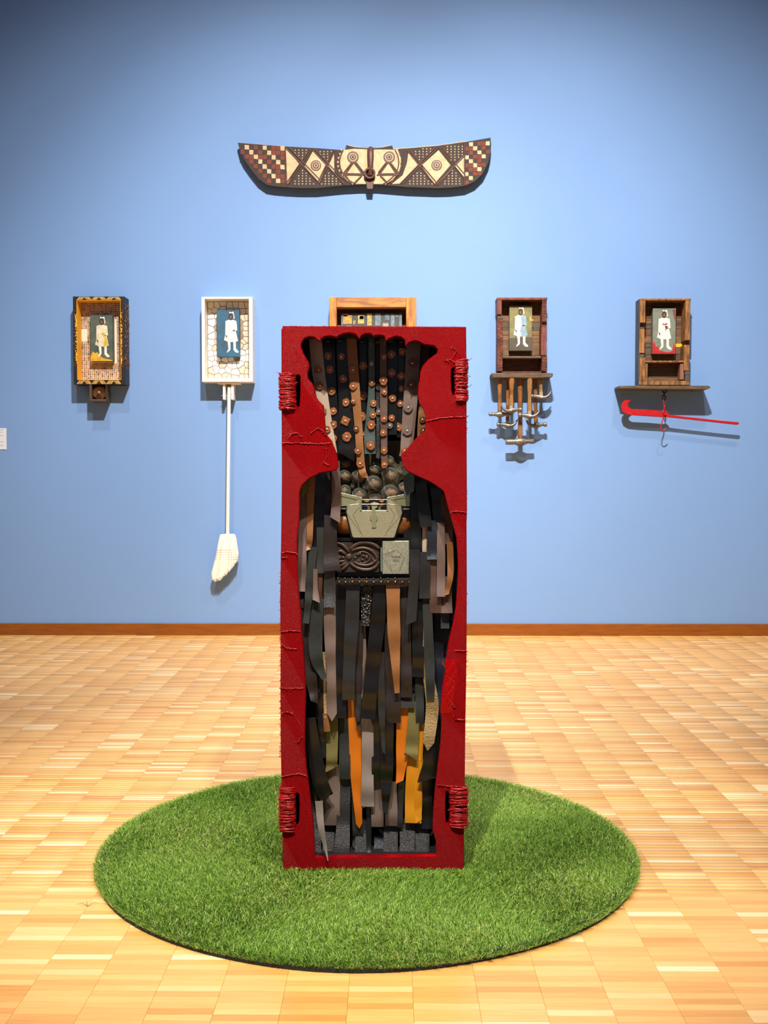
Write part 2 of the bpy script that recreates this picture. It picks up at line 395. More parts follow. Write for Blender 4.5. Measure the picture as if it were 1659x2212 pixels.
m_blk = mat('black_lining', (9, 8, 8), 0.8)

outline = [(610,704),(640,704.4),(720,704.6),(808,705),(900,705.2),(980,705.6),(1007,706),(1008,800),(1008,900),(1008.5,1010),(1009,1105),(1008,1130),(1008.6,1250),(1008,1400),(1007,1480),(1005.5,1560),(1004,1700),(1002.5,1800),(1001.5,1879.5),
           (806,1880),(611,1880),(609.5,1790),(608,1700),(606,1600),(605.5,1488),(606,1400),(605,1300),(606.5,1195),(608,1100),(609,1000),(609.5,958),(610,900),(610,800)]
cut = [Z(1,*p) for p in [(230,195),(250,160),(290,140),(335,148),(380,182),(392,160),(420,140),(465,135),(522,148),(530,135),(575,116),(620,110),(670,122),(703,164),(716,136),(755,114),(795,118),(815,140),(828,132),(868,128),(905,137),(917,178),(950,155),(1000,138),(1045,146),(1072,170),(1078,222),(1100,195),(1150,174),(1190,182),(1230,205),(1310,215),(1340,245),(1332,275),(1310,290),(1260,330),(1220,375),(1200,420),(1195,480),(1185,530),(1180,600),(1190,680),(1225,730),(1240,780),(1245,850),(1240,900),(1200,935),(1160,970),(1100,1040),(1040,1105),(1050,1150),(1065,1210),(1090,1235),(1140,1262),(1200,1290),(1280,1325),(1340,1365)]]
cut += [Z(2,*p) for p in [(1390,310),(1420,420),(1460,560),(1495,690),(1505,830),(1510,950),(1502,1100)]]
cut += [Z(3,*p) for p in [(1500,40),(1490,200),(1465,330),(1430,480),(1415,580),(1400,720),(1380,850),(1370,1000),(1375,1130)]]
cut += [Z(4,*p) for p in [(1365,250),(1340,450),(1320,620),(1305,800),(1300,960),(1330,1060),(1330,1168),(1100,1172),(800,1176),(560,1178),(340,1182),(335,1050),(325,900),(310,760),(290,600),(270,450),(258,300)]]
cut += [Z(3,*p) for p in [(258,1240),(260,1080),(265,920),(260,780),(245,550),(230,380),(225,230)]]
cut += [Z(2,*p) for p in [(220,1250),(205,1100),(195,900),(195,700),(210,560),(215,420),(215,310),(235,260),(290,205),(380,160),(515,135),(530,105)]]
cut += [Z(1,*p) for p in [(525,1130),(505,1060),(470,980),(430,930),(418,780),(410,700),(370,660),(345,620),(335,560),(320,520),(285,480),(280,440),(295,380),(290,350),(245,270),(228,220)]]
slots = [[(639,811),(645,809),(648.6,814),(648.6,850),(647,877),(642,880),(638.5,872),(638,830)],
         [(975,797),(981,793),(984,800),(984,840),(982,852),(978,853),(975.5,842),(974,815)],
         [(637,1717),(641,1713),(646,1716),(647,1740),(646,1775),(642,1786),(637.5,1786)],
         [(963,1712),(967,1707),(971,1712),(971.5,1745),(971,1776),(968,1781),(963,1780),(962,1745)]]
pb = MB(); pb.ppoly([outline, cut] + slots, YF, PT, 0.0022)
front = pb.obj('front_panel', m_red, coffin); tag(front, 'red painted burlap front with a figure shaped cut-out')
xl, xr = U(607, 1300, YF).x + 0.001, U(1006, 1300, YF).x - 0.001
for a, b_ in ((xl, xl + 0.014), (xr - 0.014, xr)):
    MB().box(a, b_, YF + PT, YF + BD, ZB, ZT-0.001, 0.003).obj('side_panel', m_red, coffin)
MB().box(xl + 0.0142, xr - 0.0142, YF + PT, YF + BD, ZT - 0.019, ZT-0.001, 0.003).obj('top_panel', m_red, coffin)
MB().box(xl + 0.0142, xr - 0.0142, YF + PT, YF + BD, ZB, ZB + 0.018, 0.003).obj('bottom_panel', m_red, coffin)
MB().box(xl + 0.0142, xr - 0.0142, YF + BD - 0.012, YF + BD, ZB + 0.0182, ZT - 0.0192).obj('back_panel', m_red, coffin)
b = MB(); x1, x2, ya, yb, za, zb = xl + 0.0145, xr - 0.0145, YF + PT + 0.0005, YF + BD - 0.0125, ZB + 0.0185, ZT - 0.0195
b.box(x1, x1+0.002, ya, yb, za, zb).box(x2-0.002, x2, ya, yb, za, zb).box(x1, x2, yb-0.002, yb, za, zb).box(x1, x2, ya, yb, zb-0.002, zb).box(x1, x2, ya, yb, za, za+0.002)
tag(b.obj('lining', m_blk, coffin), 'black lining inside the red box')

# rope wrapped carrying handles at the four corners
def wrap(x0, x1, y0, y1, n, seed, out):
    r = random.Random(seed); b = MB()
    for i in range(n):
        py = y0 + (y1-y0)*(i+0.5)/n; a = U(x0 + r.uniform(-1.5, 1.5), py, YF); c = U(x1 + r.uniform(-1, 1), py + r.uniform(-4, 4), YF)
        ya_, yb_ = YF - 0.005 - r.uniform(0, 0.004), YF + PT + 0.004 + r.uniform(0, .004); z0_, z1_ = a.z, c.z; m_ = (a.x+c.x)/2
        loop = [(a.x, (ya_+yb_)/2, z0_), (a.x+0.003, ya_+0.004, z0_), (m_, ya_, (z0_+z1_)/2 + r.uniform(-.002, .002)), (c.x-0.003, ya_+0.004, z1_), (c.x, (ya_+yb_)/2, z1_), (c.x-0.003, yb_, z1_-.002), (m_, yb_+0.001, (z0_+z1_)/2), (a.x+0.003, yb_, z0_-.002)]
        b.tube(loop, (y1-y0)/n/785*r.uniform(0.45, 1.0), 7, closed=True)
    for i in range(20):                                  # loose thread ends
        py = r.uniform(y0, y1); p = U(r.uniform(x0, x1), py, YF - 0.011)
        b.tube([p, p + Vector((r.uniform(-.008, .008), -0.003, r.uniform(-.004, .006))), p + Vector((r.uniform(-.016, .016), -.001, r.uniform(-.012, .012)))], 0.0008, 5)
    tag(b.obj('handle_wrap', m_cord, coffin, True), 'red cord wound around the handle edge')
wrap(603, 638, 806, 884, 44, 1, -1); wrap(983, 1011, 779, 866, 46, 2, 1)
wrap(603, 637, 1700, 1796, 46, 3, -1); wrap(972, 1011, 1702, 1786, 42, 4, 1)

# ridged and frayed seams of the burlap
def seam(px, seed, fr=14, rad=0.0016, fray=0.006):
    r = random.Random(seed); b = MB(); P = []
    for i in range(len(px)-1):
        for k in range(8):
            t = k/8; P.append((px[i][0]*(1-t)+px[i+1][0]*t, px[i][1]*(1-t)+px[i+1][1]*t))
    P.append(px[-1]); W3 = [U(x, y + r.uniform(-.8, .8), YF - 0.0008) for x, y in P]
    b.tube(W3, [rad*r.uniform(.6, 1.2) for _ in W3], 6)
    for i in range(fr):
        p = r.choice(W3); d = Vector((r.uniform(-fray, fray), -0.002, r.uniform(-fray, fray)*0.8))
        b.tube([p, p + d*0.6 + Vector((0, -.001, 0)), p + d], 0.0007, 5)
    b.obj('frayed_seam', m_cord, coffin, True)
seams = [[(607,957),(650,957),(690,959),(715,956)], [(920,910),(950,903),(980,901),(1010,900)], [(622,948),(630,938),(642,935),(652,945)], [(672,935),(685,925),(697,930),(703,940)],
         [(972,1106),(990,1105),(1009,1107)], [(607,1196),(622,1192),(640,1195)], [(606,1204),(620,1204)], [(607,1365),(625,1363),(648,1363)], [(606,1487),(630,1487),(655,1487)],
         [(982,1405),(995,1406),(1008,1405)], [(608,1678),(630,1674),(645,1671),(661,1675)], [(945,1697),(970,1698),(1003,1700)], [(980,1420),(985,1450),(978,1490),(972,1520),(980,1550)],
         [(955,1425),(965,1450),(972,1470)], [(958,1500),(970,1515),(985,1530)], [(982,1555),(995,1553),(1006,1556)], [(703,955),(706,985),(700,1000),(712,1005)], [(606,1390),(620,1400),(640,1402)],
         [(975,747),(985,757),(978,775)], [(962,779),(972,777),(984,783)], [(640,1605),(648,1598),(652,1592)], [(607,1540),(620,1538),(632,1541)]]
for i, s in enumerate(seams): seam(s, 40+i)
b = MB(); r = random.Random(5)                                # fringe of short threads down the left edge
for i in range(70):
    py = r.uniform(1235, 1640); p = U(606.5, py, YF + 0.003); b.tube([p, p + Vector((-r.uniform(.002, .005), -.001, r.uniform(-.003, .003)))], 0.0009, 5)
for i in range(26):
    py = r.choice([r.uniform(900, 940), r.uniform(1270, 1560), r.uniform(1060, 1130)]); p = U(1007.5, py, YF + 0.003); b.tube([p, p + Vector((r.uniform(.001, .004), -.001, r.uniform(-.003, .003)))], 0.0008, 5)
for i in range(60):
    px = r.uniform(612, 1005); p = U(px, 704.5, YF + 0.002); b.tube([p, p + Vector((r.uniform(-.003, .003), -.0005, r.uniform(.0003, .0012)))], 0.0006, 5)
tag(b.obj('thread_fringe', m_cord, coffin), None, kind='stuff')
NX, NZ = 14, 40; vs = []; fs = []                            # torn glossy crumpled patch on the right side
for q in range(NZ):
    for p_ in range(NX):
        u_, v_ = p_/(NX-1), q/(NZ-1); x = 962 + 26*u_ - 8*v_ + 3*math.sin(5*v_); y = 1424 + 116*v_
        h_ = math.sin(math.pi*u_)**.6*math.sin(math.pi*v_)**.6*(0.0022 + 0.0016*math.sin(9*u_+23*v_) + 0.0012*math.sin(17*u_-31*v_+1))
        vs.append(U(x, y, YF - 0.0003 - max(h_, 0)))
for q in range(NZ-1):
    for p_ in range(NX-1): a = q*NX+p_; fs.append((a, a+NX, a+NX+1, a+1))
MB().add(vs, fs).obj('torn_patch', mat('red_gloss', (160, 2, 9), 0.26, bump=(90, .4), spec=.25), coffin, True)

# leather strips: (zoom, [(x, y)...], widths, material, depth behind panel, end, wave)
LEA = {
 'K': mat('leather_black', (26, 24, 23), 0.28, bump=(120, 0.12), var=(20, 0.6), rgb2=(18, 17, 16)),
 'KP': mat('leather_black_pebbled', (44, 43, 43), 0.38, bump=(480, 0.45), voro=True, dist=0.003),
 'KR': mat('leather_black_crinkled', (40, 38, 36), 0.4, bump=(150, 0.9), voro=True, dist=0.006),
 'S': mat('leather_slate', (50, 49, 48), 0.30, bump=(160, 0.15), var=(25, 0.6), rgb2=(38, 37, 36)),
 'DB': mat('leather_dark_brown', (52, 42, 40), 0.42, bump=(140, 0.2), var=(22, 0.6), rgb2=(36, 28, 27)),
 'N': mat('leather_navy', (34, 38, 52), 0.38, bump=(420, 0.35), voro=True, dist=0.003),
 'T': mat('leather_taupe', (128, 108, 98), 0.5, bump=(200, 0.15), var=(18, 0.6), rgb2=(106, 88, 80)),
 'LT': mat('leather_pale_taupe', (186, 164, 142), 0.55, bump=(220, 0.15), var=(18, 0.6), rgb2=(166, 144, 122)),
 'TB': mat('leather_taupe_brown', (104, 80, 70), 0.5, bump=(200, 0.2), var=(22, 0.6), rgb2=(82, 60, 52)),
 'B': mat('leather_brown', (92, 56, 32), 0.5, bump=(200, 0.2), var=(22, 0.6), rgb2=(70, 40, 22)),
 'TN': mat('leather_tan', (160, 106, 58), 0.55, bump=(220, 0.25), var=(16, 0.6), rgb2=(128, 82, 42)),
 'OR': mat('leather_orange', (218, 120, 14), 0.5, bump=(200, 0.12), var=(8, 0.6), rgb2=(204, 104, 8)),
 'YE': mat('leather_yellow', (226, 152, 24), 0.5, bump=(200, 0.12), var=(8, 0.6), rgb2=(212, 132, 14)),
 'OL': mat('suede_olive', (124, 114, 58), 0.8, bump=(260, 0.4), var=(30, 0.6), rgb2=(100, 92, 42), sheen=0.2),
 'GG': mat('suede_dark_green', (46, 49, 43), 0.85, bump=(300, 0.5), var=(60, 0.7), rgb2=(30, 34, 32), sheen=0.1),
 'GN': mat('leather_grey_green', (74, 88, 84), 0.5, bump=(200, 0.2), var=(20, 0.6), rgb2=(58, 70, 66)),
 'BG': mat('leather_beige_gold', (168, 142, 98), 0.4, bump=(180, 0.5), voro=True, dist=0.003),
 'GY': mat('leather_grey', (150, 138, 132), 0.5, bump=(200, 0.15), var=(20, 0.6), rgb2=(130, 118, 112)),
}
LNAME = {'K': 'black leather strip', 'KP': 'black pebbled leather strip', 'KR': 'black crinkled leather strip', 'S': 'slate grey leather strip', 'DB': 'dark brown leather strip', 'N': 'dark navy leather strip', 'T': 'taupe leather strip', 'LT': 'pale taupe leather strip', 'TB': 'taupe brown leather strip', 'B': 'brown leather strip', 'TN': 'tan leather strip', 'OR': 'orange leather strip', 'YE': 'yellow leather strip', 'OL': 'olive suede strip', 'GG': 'dark green suede strip', 'GN': 'grey green leather strip', 'BG': 'beige gold leather strip', 'GY': 'light grey leather strip'}
def ribbon(k, pts, wid, key, d, end='sq', wave=0.004, seed=0, thick=0.0016):
    fwd = 0.004
    if k == 4 and pts[-1][1] > 1180 and d > 0: fwd = d - 0.032
    if k == 4 and d >= .07 and pts[0][1] < 300: pts = [(pts[0][0], pts[0][1]-150)] + list(pts[1:])
    r = random.Random(seed); Y = YF + PT + d
    P = [U(*Z(k, *p), Y) for p in pts]; Lg = sum((P[i+1]-P[i]).length for i in range(len(P)-1))
    n = max(8, int(Lg/0.009)); C = catmull(P, n); scl = SC*Y/FPX
    ph = r.uniform(0, 6.28); fq = r.uniform(38, 72); cup = r.uniform(-.0022, .0022); tw = r.uniform(-.10, .10)
    rows = []
    for i in range(n):
        t = i/(n-1); q = t*(len(wid)-1); a = min(int(q), max(0, len(wid)-2)); w = (wid[a] + (wid[min(a+1, len(wid)-1)]-wid[a])*(q-a))*scl/2
        tg = (C[min(i+1, n-1)] - C[max(i-1, 0)]).normalized(); nx = Vector((-tg.z, 0, tg.x)) if abs(tg.z) > 1e-6 else Vector((1, 0, 0))
        if nx.x < 0: nx = -nx
        yo = wave*math.sin(ph + fq*t*Lg) * (0.25 + 0.75*t) - fwd*t*t*(1 if wave else 0)
        w *= 1 + 0.03*math.sin(ph*3 + 9*t)
        rows.append((C[i] + Vector((0, yo, 0)), nx, w, tw*t))
    vs, fs = [], []; M = 5
    for side in (0, 1):
        for i, (c, nx, w, twt) in enumerate(rows):
            for j in range(M):
                s = -1 + 2*j/(M-1); p = c + nx*(w*s) + Vector((0, cup*(s*s) + twt*w*s, 0))
                if i == n-1 and w > 0:
                    tgd = (rows[-1][0]-rows[-2][0]).normalized()
                    k_ = {'sq': 0, 'sl': -s, 'sr': s, 'pt': 1-abs(s)}[end]
                    p = p + tgd*(w*0.55*k_ if end != 'pt' else w*1.6*k_)
                p = p + Vector((0, thick*side, 0)); vs.append(p)
    N1 = n*M
    for i in range(n-1):
        for j in range(M-1):
            a = i*M+j; fs.append((a, a+M, a+M+1, a+1)); fs.append((N1+a, N1+a+1, N1+a+M+1, N1+a+M))
    def edge(ids):
        o = len(vs); vs.extend([vs[q].copy() for q in ids] + [vs[N1+q].copy() for q in ids]); m_ = len(ids)
        for q in range(m_-1): fs.append((o+q, o+m_+q, o+m_+q+1, o+q+1))
    edge([i*M for i in range(n)]); edge([i*M+M-1 for i in range(n-1, -1, -1)]); edge([(n-1)*M+j for j in range(M)]); edge([j for j in range(M-1, -1, -1)])
    mb = MB(); mb.add(vs, fs); o = mb.obj('leather_strip', LEA[key], coffin, True); tag(o, LNAME[key])
    return o, rows, Y
m_cop = mat('copper_disc', (188, 116, 66), 0.42, 0.25, var=(150, 0.8), rgb2=(132, 74, 38), bump=(160, 0.4))
m_brd = mat('brown_leather_disc', (118, 66, 34), 0.5, 0.0, var=(120, 0.7), rgb2=(86, 44, 22), bump=(160, 0.3))
m_gyd = mat('grey_disc', (140, 120, 108), 0.45, 0.2, var=(120, 0.7), bump=(160, 0.3))
m_riv = mat('rivet_metal', (240, 228, 204), 0.25, 0.6)
def disc(strip, rows, px, py, r, kind, seed):
    g = random.Random(seed); p0 = U(px, py, 3.0)
    Y = min((abs(q[0].z - U(px, py, q[0].y).z), q[0].y) for q in rows)[1] - 0.0045
    c = U(px, py, Y); n = 14; rr = r*Y/FPX
    if kind == 'sq': lp = [(c.x + rr*1.15*math.cos(a), c.z + rr*1.15*math.sin(a)) for a in [0.35 + i*math.pi/2 for i in range(4)]]
    else: lp = [(c.x + rr*g.uniform(.88, 1.1)*math.cos(2*math.pi*i/n), c.z + rr*g.uniform(.92, 1.14)*math.sin(2*math.pi*i/n)) for i in range(n)]
    MB().poly([lp], Y, Y + 0.0014, 0.0004).obj('copper_disc', m_brd if kind == 'b' else m_gyd if kind == 'g' else m_cop, strip)
    MB().lathe((c.x, Y-0.0022, c.z), [(0, 0.0012), (0.0006, 0.0026), (0.0018, 0.0031), (0.0024, 0.0033)], 'y', 10).obj('rivet', m_riv, strip, True)
HEAD = [  # zoom-1 coordinates
 ([(258,110),(285,330),(318,560)], [62,55], 'DB', .095, [], 'sq'),
 ([(340,110),(368,420),(432,800),(492,1090)], [108,100,85,60], 'LT', .070, [(368,410,30),(380,540,30),(412,745,24),(438,895,28),(468,1000,20)], 'sq'),
 ([(450,110),(470,600),(515,1110)], [98,95,100], 'K', .078, [(448,298,32),(462,408,32),(475,585,32),(490,748,30),(490,858,32),(494,968,28)], 'sq'),
 ([(562,110),(582,500),(600,900),(598,1120)], [100,108,130,132], 'K', .070, [(555,303,28),(570,482,31),(592,675,32),(588,826,40,'sq'),(598,956,38)], 'sr'),
 ([(636,110),(655,420),(690,800),(716,1180),(750,1290)], [82,80,66,64,48], 'TN', .060, [(650,410,32),(650,545,30),(652,665,22),(676,890,24,'b'),(690,1068,30),(708,1174,32)], 'sr'),
 ([(735,110),(735,600),(735,1150)], [92,92,80], 'K', .090, [(733,376,34),(730,620,36),(722,790,36),(735,940,26)], 'sq'),
 ([(800,110),(802,560),(788,900),(790,1095)], [48,52,84,92], 'GN', .066, [(802,360,26,'g'),(804,516,28),(817,684,28),(812,778,28),(800,860,34),(793,1027,36)], 'sq'),
 ([(850,110),(855,600),(856,1130)], [44,40,36], 'KP', .074, [(858,550,24,'g'),(862,752,26,'g')], 'sq'),
 ([(895,110),(900,600),(906,1200)], [52,60,50], 'TB', .056, [(903,305,26),(898,500,34),(906,592,24),(905,810,26),(897,925,28),(903,1068,28),(906,1182,28)], 'pt'),
 ([(965,110),(970,500),(972,940)], [82,84,70], 'K', .080, [(963,284,32),(966,435,33),(973,642,30),(966,803,27),(951,866,24,'g')], 'sq'),
 ([(1046,110),(1042,500),(1042,960)], [78,80,70], 'K', .084, [(1053,263,32),(1043,462,31),(1047,566,26),(1036,686,26),(1020,874,36,'sq')], 'sq'),
 ([(1148,110),(1122,600),(1090,1000),(1066,1120)], [122,116,100,80], 'T', .068, [(1136,356,36,'b'),(1124,530,38,'b'),(1101,718,38,'g'),(1092,908,38,'g'),(1072,1070,26)], 'sq'),
 ([(1245,110),(1225,350),(1205,600)], [86,80,70], 'B', .092, [], 'sq'),
 ([(1222,640),(1212,800),(1204,985)], [64,66,62], 'TN', .088, [(1216,816,26,'b'),(1223,905,26,'b')], 'sq'),
]
for i, (p, w, k, d, ds, e) in enumerate(HEAD):
    o, rows, Y = ribbon(1, p, w, k, d, e, 0.0016, 100+i)
    for j, t in enumerate(ds): disc(o, rows, *Z(1, t[0], t[1]), t[2]*SC, t[3] if len(t) > 3 else 'c', 900+i*20+j)
for i, (x, y, v) in enumerate([(447,180,0),(545,176,0),(640,176,0),(725,184,0),(795,203,1),(850,188,0),(907,195,1),(960,181,0),(1045,186,0)]):
    p = U(*Z(1, x, y), YF + PT + 0.052); q = Vector((0, 0, .0045)) if v else Vector((.0045, 0, .0003))
    MB().tube([p - q + Vector((0, .012, 0)), p - q, p + q, p + q + Vector((0, .012, 0))], 0.0006, 5).obj('staple', m_riv, coffin)
BODY = [
 # right and left arms (front layers), zoom 2
 (2, [(262,190),(262,335)], [58,50], 'OL', .040, 'sl'), (2, [(312,180),(302,480),(300,690),(285,785)], [62,58,46,30], 'TN', .044, 'sl'),
 (2, [(246,290),(240,700),(236,1122)], [62,70,72], 'T', .048, 'sq'), (2, [(395,140),(392,500),(392,900)], [120,116,110], 'K', .066, 'sq'),
 (2, [(448,120),(456,380)], [48,44], 'KP', .052, 'sq'), (2, [(506,60),(514,320),(506,540)], [72,70,84], 'TB', .036, 'sr'),
 (2, [(470,500),(468,750),(482,952)], [104,112,140], 'DB', .046, 'sq'), (2, [(385,600),(385,972)], [60,64], 'GG', .050, 'sq'),
 (2, [(328,760),(300,1050),(288,1200),(268,1380)], [66,72,60,50], 'GG', .043, 'sq'), (2, [(345,940),(345,1100),(352,1200)], [34,40,58], 'T', .039, 'sr'),
 (2, [(388,960),(384,1110),(386,1252)], [36,30,46], 'B', .052, 'sq'), (2, [(460,940),(460,1250)], [92,96], 'KP', .050, 'sq'),
 (2, [(228,1120),(232,1250)], [46,30], 'GG', .060, 'sr'), (2, [(452,330),(458,560)], [50,60], 'K', .058, 'sq'),
 (2, [(1106,100),(1106,330)], [88,84], 'GN', .036, 'sl'), (2, [(1190,160),(1214,340),(1246,596)], [104,98,96], 'K', .040, 'sq'),
 (2, [(1160,320),(1164,560),(1165,805)], [90,90,84], 'K', .062, 'sq'), (2, [(1318,200),(1340,400),(1346,568)], [100,94,84], 'K', .050, 'sq'),
 (2, [(1400,330),(1420,550),(1424,736)], [80,88,78], 'B', .048, 'sq'), (2, [(1242,560),(1240,820),(1272,912)], [52,46,66], 'LT', .052, 'sq'),
 (2, [(1302,540),(1292,720),(1300,862)], [84,78,98], 'N', .042, 'sq'), (2, [(1366,560),(1368,900),(1366,1162)], [62,68,66], 'T', .040, 'sq'),
 (2, [(1440,720),(1444,980),(1412,1150)], [56,50,36], 'TN', .036, 'sl'), (2, [(1320,860),(1322,1298)], [90,96], 'TB', .050, 'sq'),
 (2, [(1412,1000),(1414,1296)], [86,92], 'TB', .046, 'sq'), (2, [(1236,800),(1234,1180)], [84,92], 'S', .044, 'sq'),
 (2, [(1152,780),(1150,1000),(1122,1378)], [84,76,86], 'S', .038, 'sl'), (2, [(1400,1240),(1400,1422)], [70,72], 'S', .056, 'sq'),
 (2, [(1465,560),(1480,900),(1470,1300)], [60,60,60], 'K', .080, 'sq'), (2, [(1085,440),(1105,1000)], [60,60], 'K', .070, 'sq'),
 # skirt below the belt, zoom 3
 (3, [(462,-30),(462,380),(472,700),(480,1060)], [98,96,80,76], 'T', .056, 'pt'),
 (3, [(555,-15),(552,600),(556,1092)], [90,86,84], 'K', .066, 'sq'), (3, [(652,-15),(642,300),(622,620),(612,952)], [112,112,104,100], 'S', .052, 'sq'),
 (3, [(765,-15),(750,345)], [104,64], 'KR', .062, 'sq'), (3, [(870,-15),(852,300),(806,700),(772,1104)], [102,118,120,116], 'K', .054, 'sq'),
 (3, [(975,-15),(985,400),(1010,895)], [116,104,42], 'TN', .048, 'sq'), (3, [(1078,-15),(1086,930)], [84,92], 'DB', .064, 'sq'),
 (3, [(1182,150),(1180,762)], [94,98], 'K', .060, 'sq'), (3, [(1252,100),(1272,600),(1282,944)], [76,84,66], 'GG', .050, 'sq'),
 (3, [(1190,640),(1196,1150)], [74,68], 'GG', .072, 'sq'), (3, [(1248,200),(1262,700),(1296,1000),(1266,1290)], [40,90,104,96], 'BG', .058, 'pt'),
 (3, [(370,120),(345,450),(362,640),(418,772)], [92,112,104,40], 'GG', .050, 'sq'), (3, [(270,140),(300,680),(340,965)], [90,110,60], 'DB', .062, 'sr'),
 (3, [(385,760),(388,1100)], [74,70], 'DB', .076, 'sq'), (3, [(410,560),(428,1092)], [34,26], 'BG', .064, 'sq'), (3, [(425,1060),(440,1208)], [42,52], 'TN', .060, 'sq'),
 (3, [(965,320),(975,720),(970,1138)], [120,132,138], 'DB', .068, 'sq'), (3, [(700,300),(690,760),(690,1120)], [64,80,36], 'DB', .072, 'sq'),
 (3, [(885,560),(884,1000),(904,1378)], [44,60,24], 'S', .062, 'sr'), (3, [(1095,900),(1095,1010)], [116,112], 'GG', .074, 'sq'),
 (3, [(735,330),(740,800),(728,1000)], [40,44,30], 'T', .078, 'sq'), (3, [(1380,200),(1370,700),(1345,1380)], [130,130,120], 'N', .100, 'sq'),
 (3, [(1470,-60),(1440,300)], [60,50], 'K', .090, 'sq'),
 # lower tier, zoom 4
 (4, [(664,-20),(672,420),(700,900)], [116,96,54], 'OR', .082, 'pt'), (4, [(720,-20),(722,500),(725,780)], [60,64,60], 'OR', .088, 'sl'),
 (4, [(1052,-20),(1054,280),(1030,560)], [104,104,60], 'OR', .080, 'sl'),
 (4, [(478,40),(480,300),(474,460)], [98,98,90], 'OL', .078, 'sl'), (4, [(1150,60),(1134,220),(1122,352)], [90,100,116], 'OL', .074, 'sr'),
 (4, [(1165,230),(1148,550),(1140,892)], [130,136,140], 'YE', .084, 'sq'), (4, [(1190,380),(1180,700),(1186,880)], [60,60,54], 'YE', .081, 'sl'),
 (4, [(770,30),(770,400),(768,764)], [90,96,112], 'GY', .074, 'sq'), (4, [(480,420),(480,915)], [128,132], 'T', .090, 'sq'),
 (4, [(850,540),(850,924)], [104,102], 'T', .092, 'sq'), (4, [(960,560),(962,920)], [100,104], 'T', .089, 'sq'),
 (4, [(296,40),(330,300),(386,560),(440,700)], [96,120,122,124], 'K', .058, 'sl'), (4, [(392,-20),(402,360)], [68,60], 'K', .070, 'sq'),
 (4, [(575,530),(572,900),(556,1215)], [112,112,132], 'KP', .096, 'sq'), (4, [(576,20),(586,540)], [90,92], 'GG', .084, 'sq'),
 (4, [(672,560),(690,940),(684,1070)], [80,86,76], 'S', .092, 'pt'), (4, [(718,860),(718,1205)], [96,100], 'KP', .098, 'sq'),
 (4, [(780,760),(782,1215)], [42,40], 'K', .094, 'sq'), (4, [(838,60),(842,560)], [80,74], 'K', .078, 'sq'),
 (4, [(930,60),(924,480),(912,810)], [112,108,40], 'K', .070, 'sr'), (4, [(962,880),(952,1215)], [118,120], 'KP', .100, 'sq'),
 (4, [(1092,860),(1092,1215)], [124,126], 'KP', .097, 'sq'), (4, [(1212,870),(1216,1212)], [112,116], 'KP', .101, 'sq'),
 (4, [(1046,560),(1032,930)], [52,40], 'S', .090, 'sq'), (4, [(1300,100),(1290,360),(1252,550)], [120,124,140], 'K', .062, 'sl'),
 (4, [(1250,500),(1252,940)], [90,96], 'K', .092, 'sq'), (4, [(372,720),(392,930),(446,1200)], [62,56,8], 'GY', -.030, 'sq'),
 (4, [(455,860),(450,1215)], [96,92], 'KP', .104, 'sq'), (4, [(868,1000),(868,1215)], [92,92], 'N', .108, 'sq'), (4, [(355,640),(365,830)], [40,30], 'S', .066, 'sl'),
 (4, [(350,560),(370,1215)], [70,70], 'KP', .110, 'sq'), (4, [(700,0),(700,130)], [34,30], 'GG', .070, 'sr'),
]
for i, (k, p, w, key, d, e) in enumerate(BODY):
    ribbon(k, p, w, key, d, e, 0.0046 if key not in ('OR', 'YE') else 0.002, 300+i)

# throat: clear plastic capsules with copper scraps
def z5(x, y): return (715 + .11453*x, 990 + .11453*y)
def z6(x, y): return (700 + .12055*x, 1150 + .12055*y)
def clear_plastic():
    m = bpy.data.materials.new('clear_plastic'); m.use_nodes = True; nt = m.node_tree; L = nt.links.new; p = nt.nodes['Principled BSDF']
    p.inputs['Base Color'].default_value = lin((150, 150, 136)); p.inputs['Roughness'].default_value = 0.10; p.inputs['Specular IOR Level'].default_value = 0.8
    out = nt.nodes['Material Output']; t = nd(nt, 'ShaderNodeBsdfTransparent'); t.inputs[0].default_value = (0.90, 0.91, 0.88, 1)
    lw = nd(nt, 'ShaderNodeLayerWeight'); lw.inputs[0].default_value = 0.5; pw = nd(nt, 'ShaderNodeMath', operation='POWER'); pw.inputs[1].default_value = 2.2; L(lw.outputs['Facing'], pw.inputs[0])
    mr = nd(nt, 'ShaderNodeMath', operation='MULTIPLY_ADD'); mr.inputs[1].default_value = 0.42; mr.inputs[2].default_value = 0.13; L(pw.outputs[0], mr.inputs[0])
    mx = nd(nt, 'ShaderNodeMixShader'); L(mr.outputs[0], mx.inputs[0]); L(t.outputs[0], mx.inputs[1]); L(p.outputs[0], mx.inputs[2]); L(mx.outputs[0], out.inputs[0])
    MATS['clear_plastic'] = m; return m
m_clr = clear_plastic(); m_scr = mat('copper_scrap', (150, 106, 74), 0.6, 0.1, bump=(90, 0.3), var=(40, .9), rgb2=(96, 74, 48)); m_rim = mat('capsule_rim', (150, 152, 146), 0.3)
YT = YF + PT + 0.075
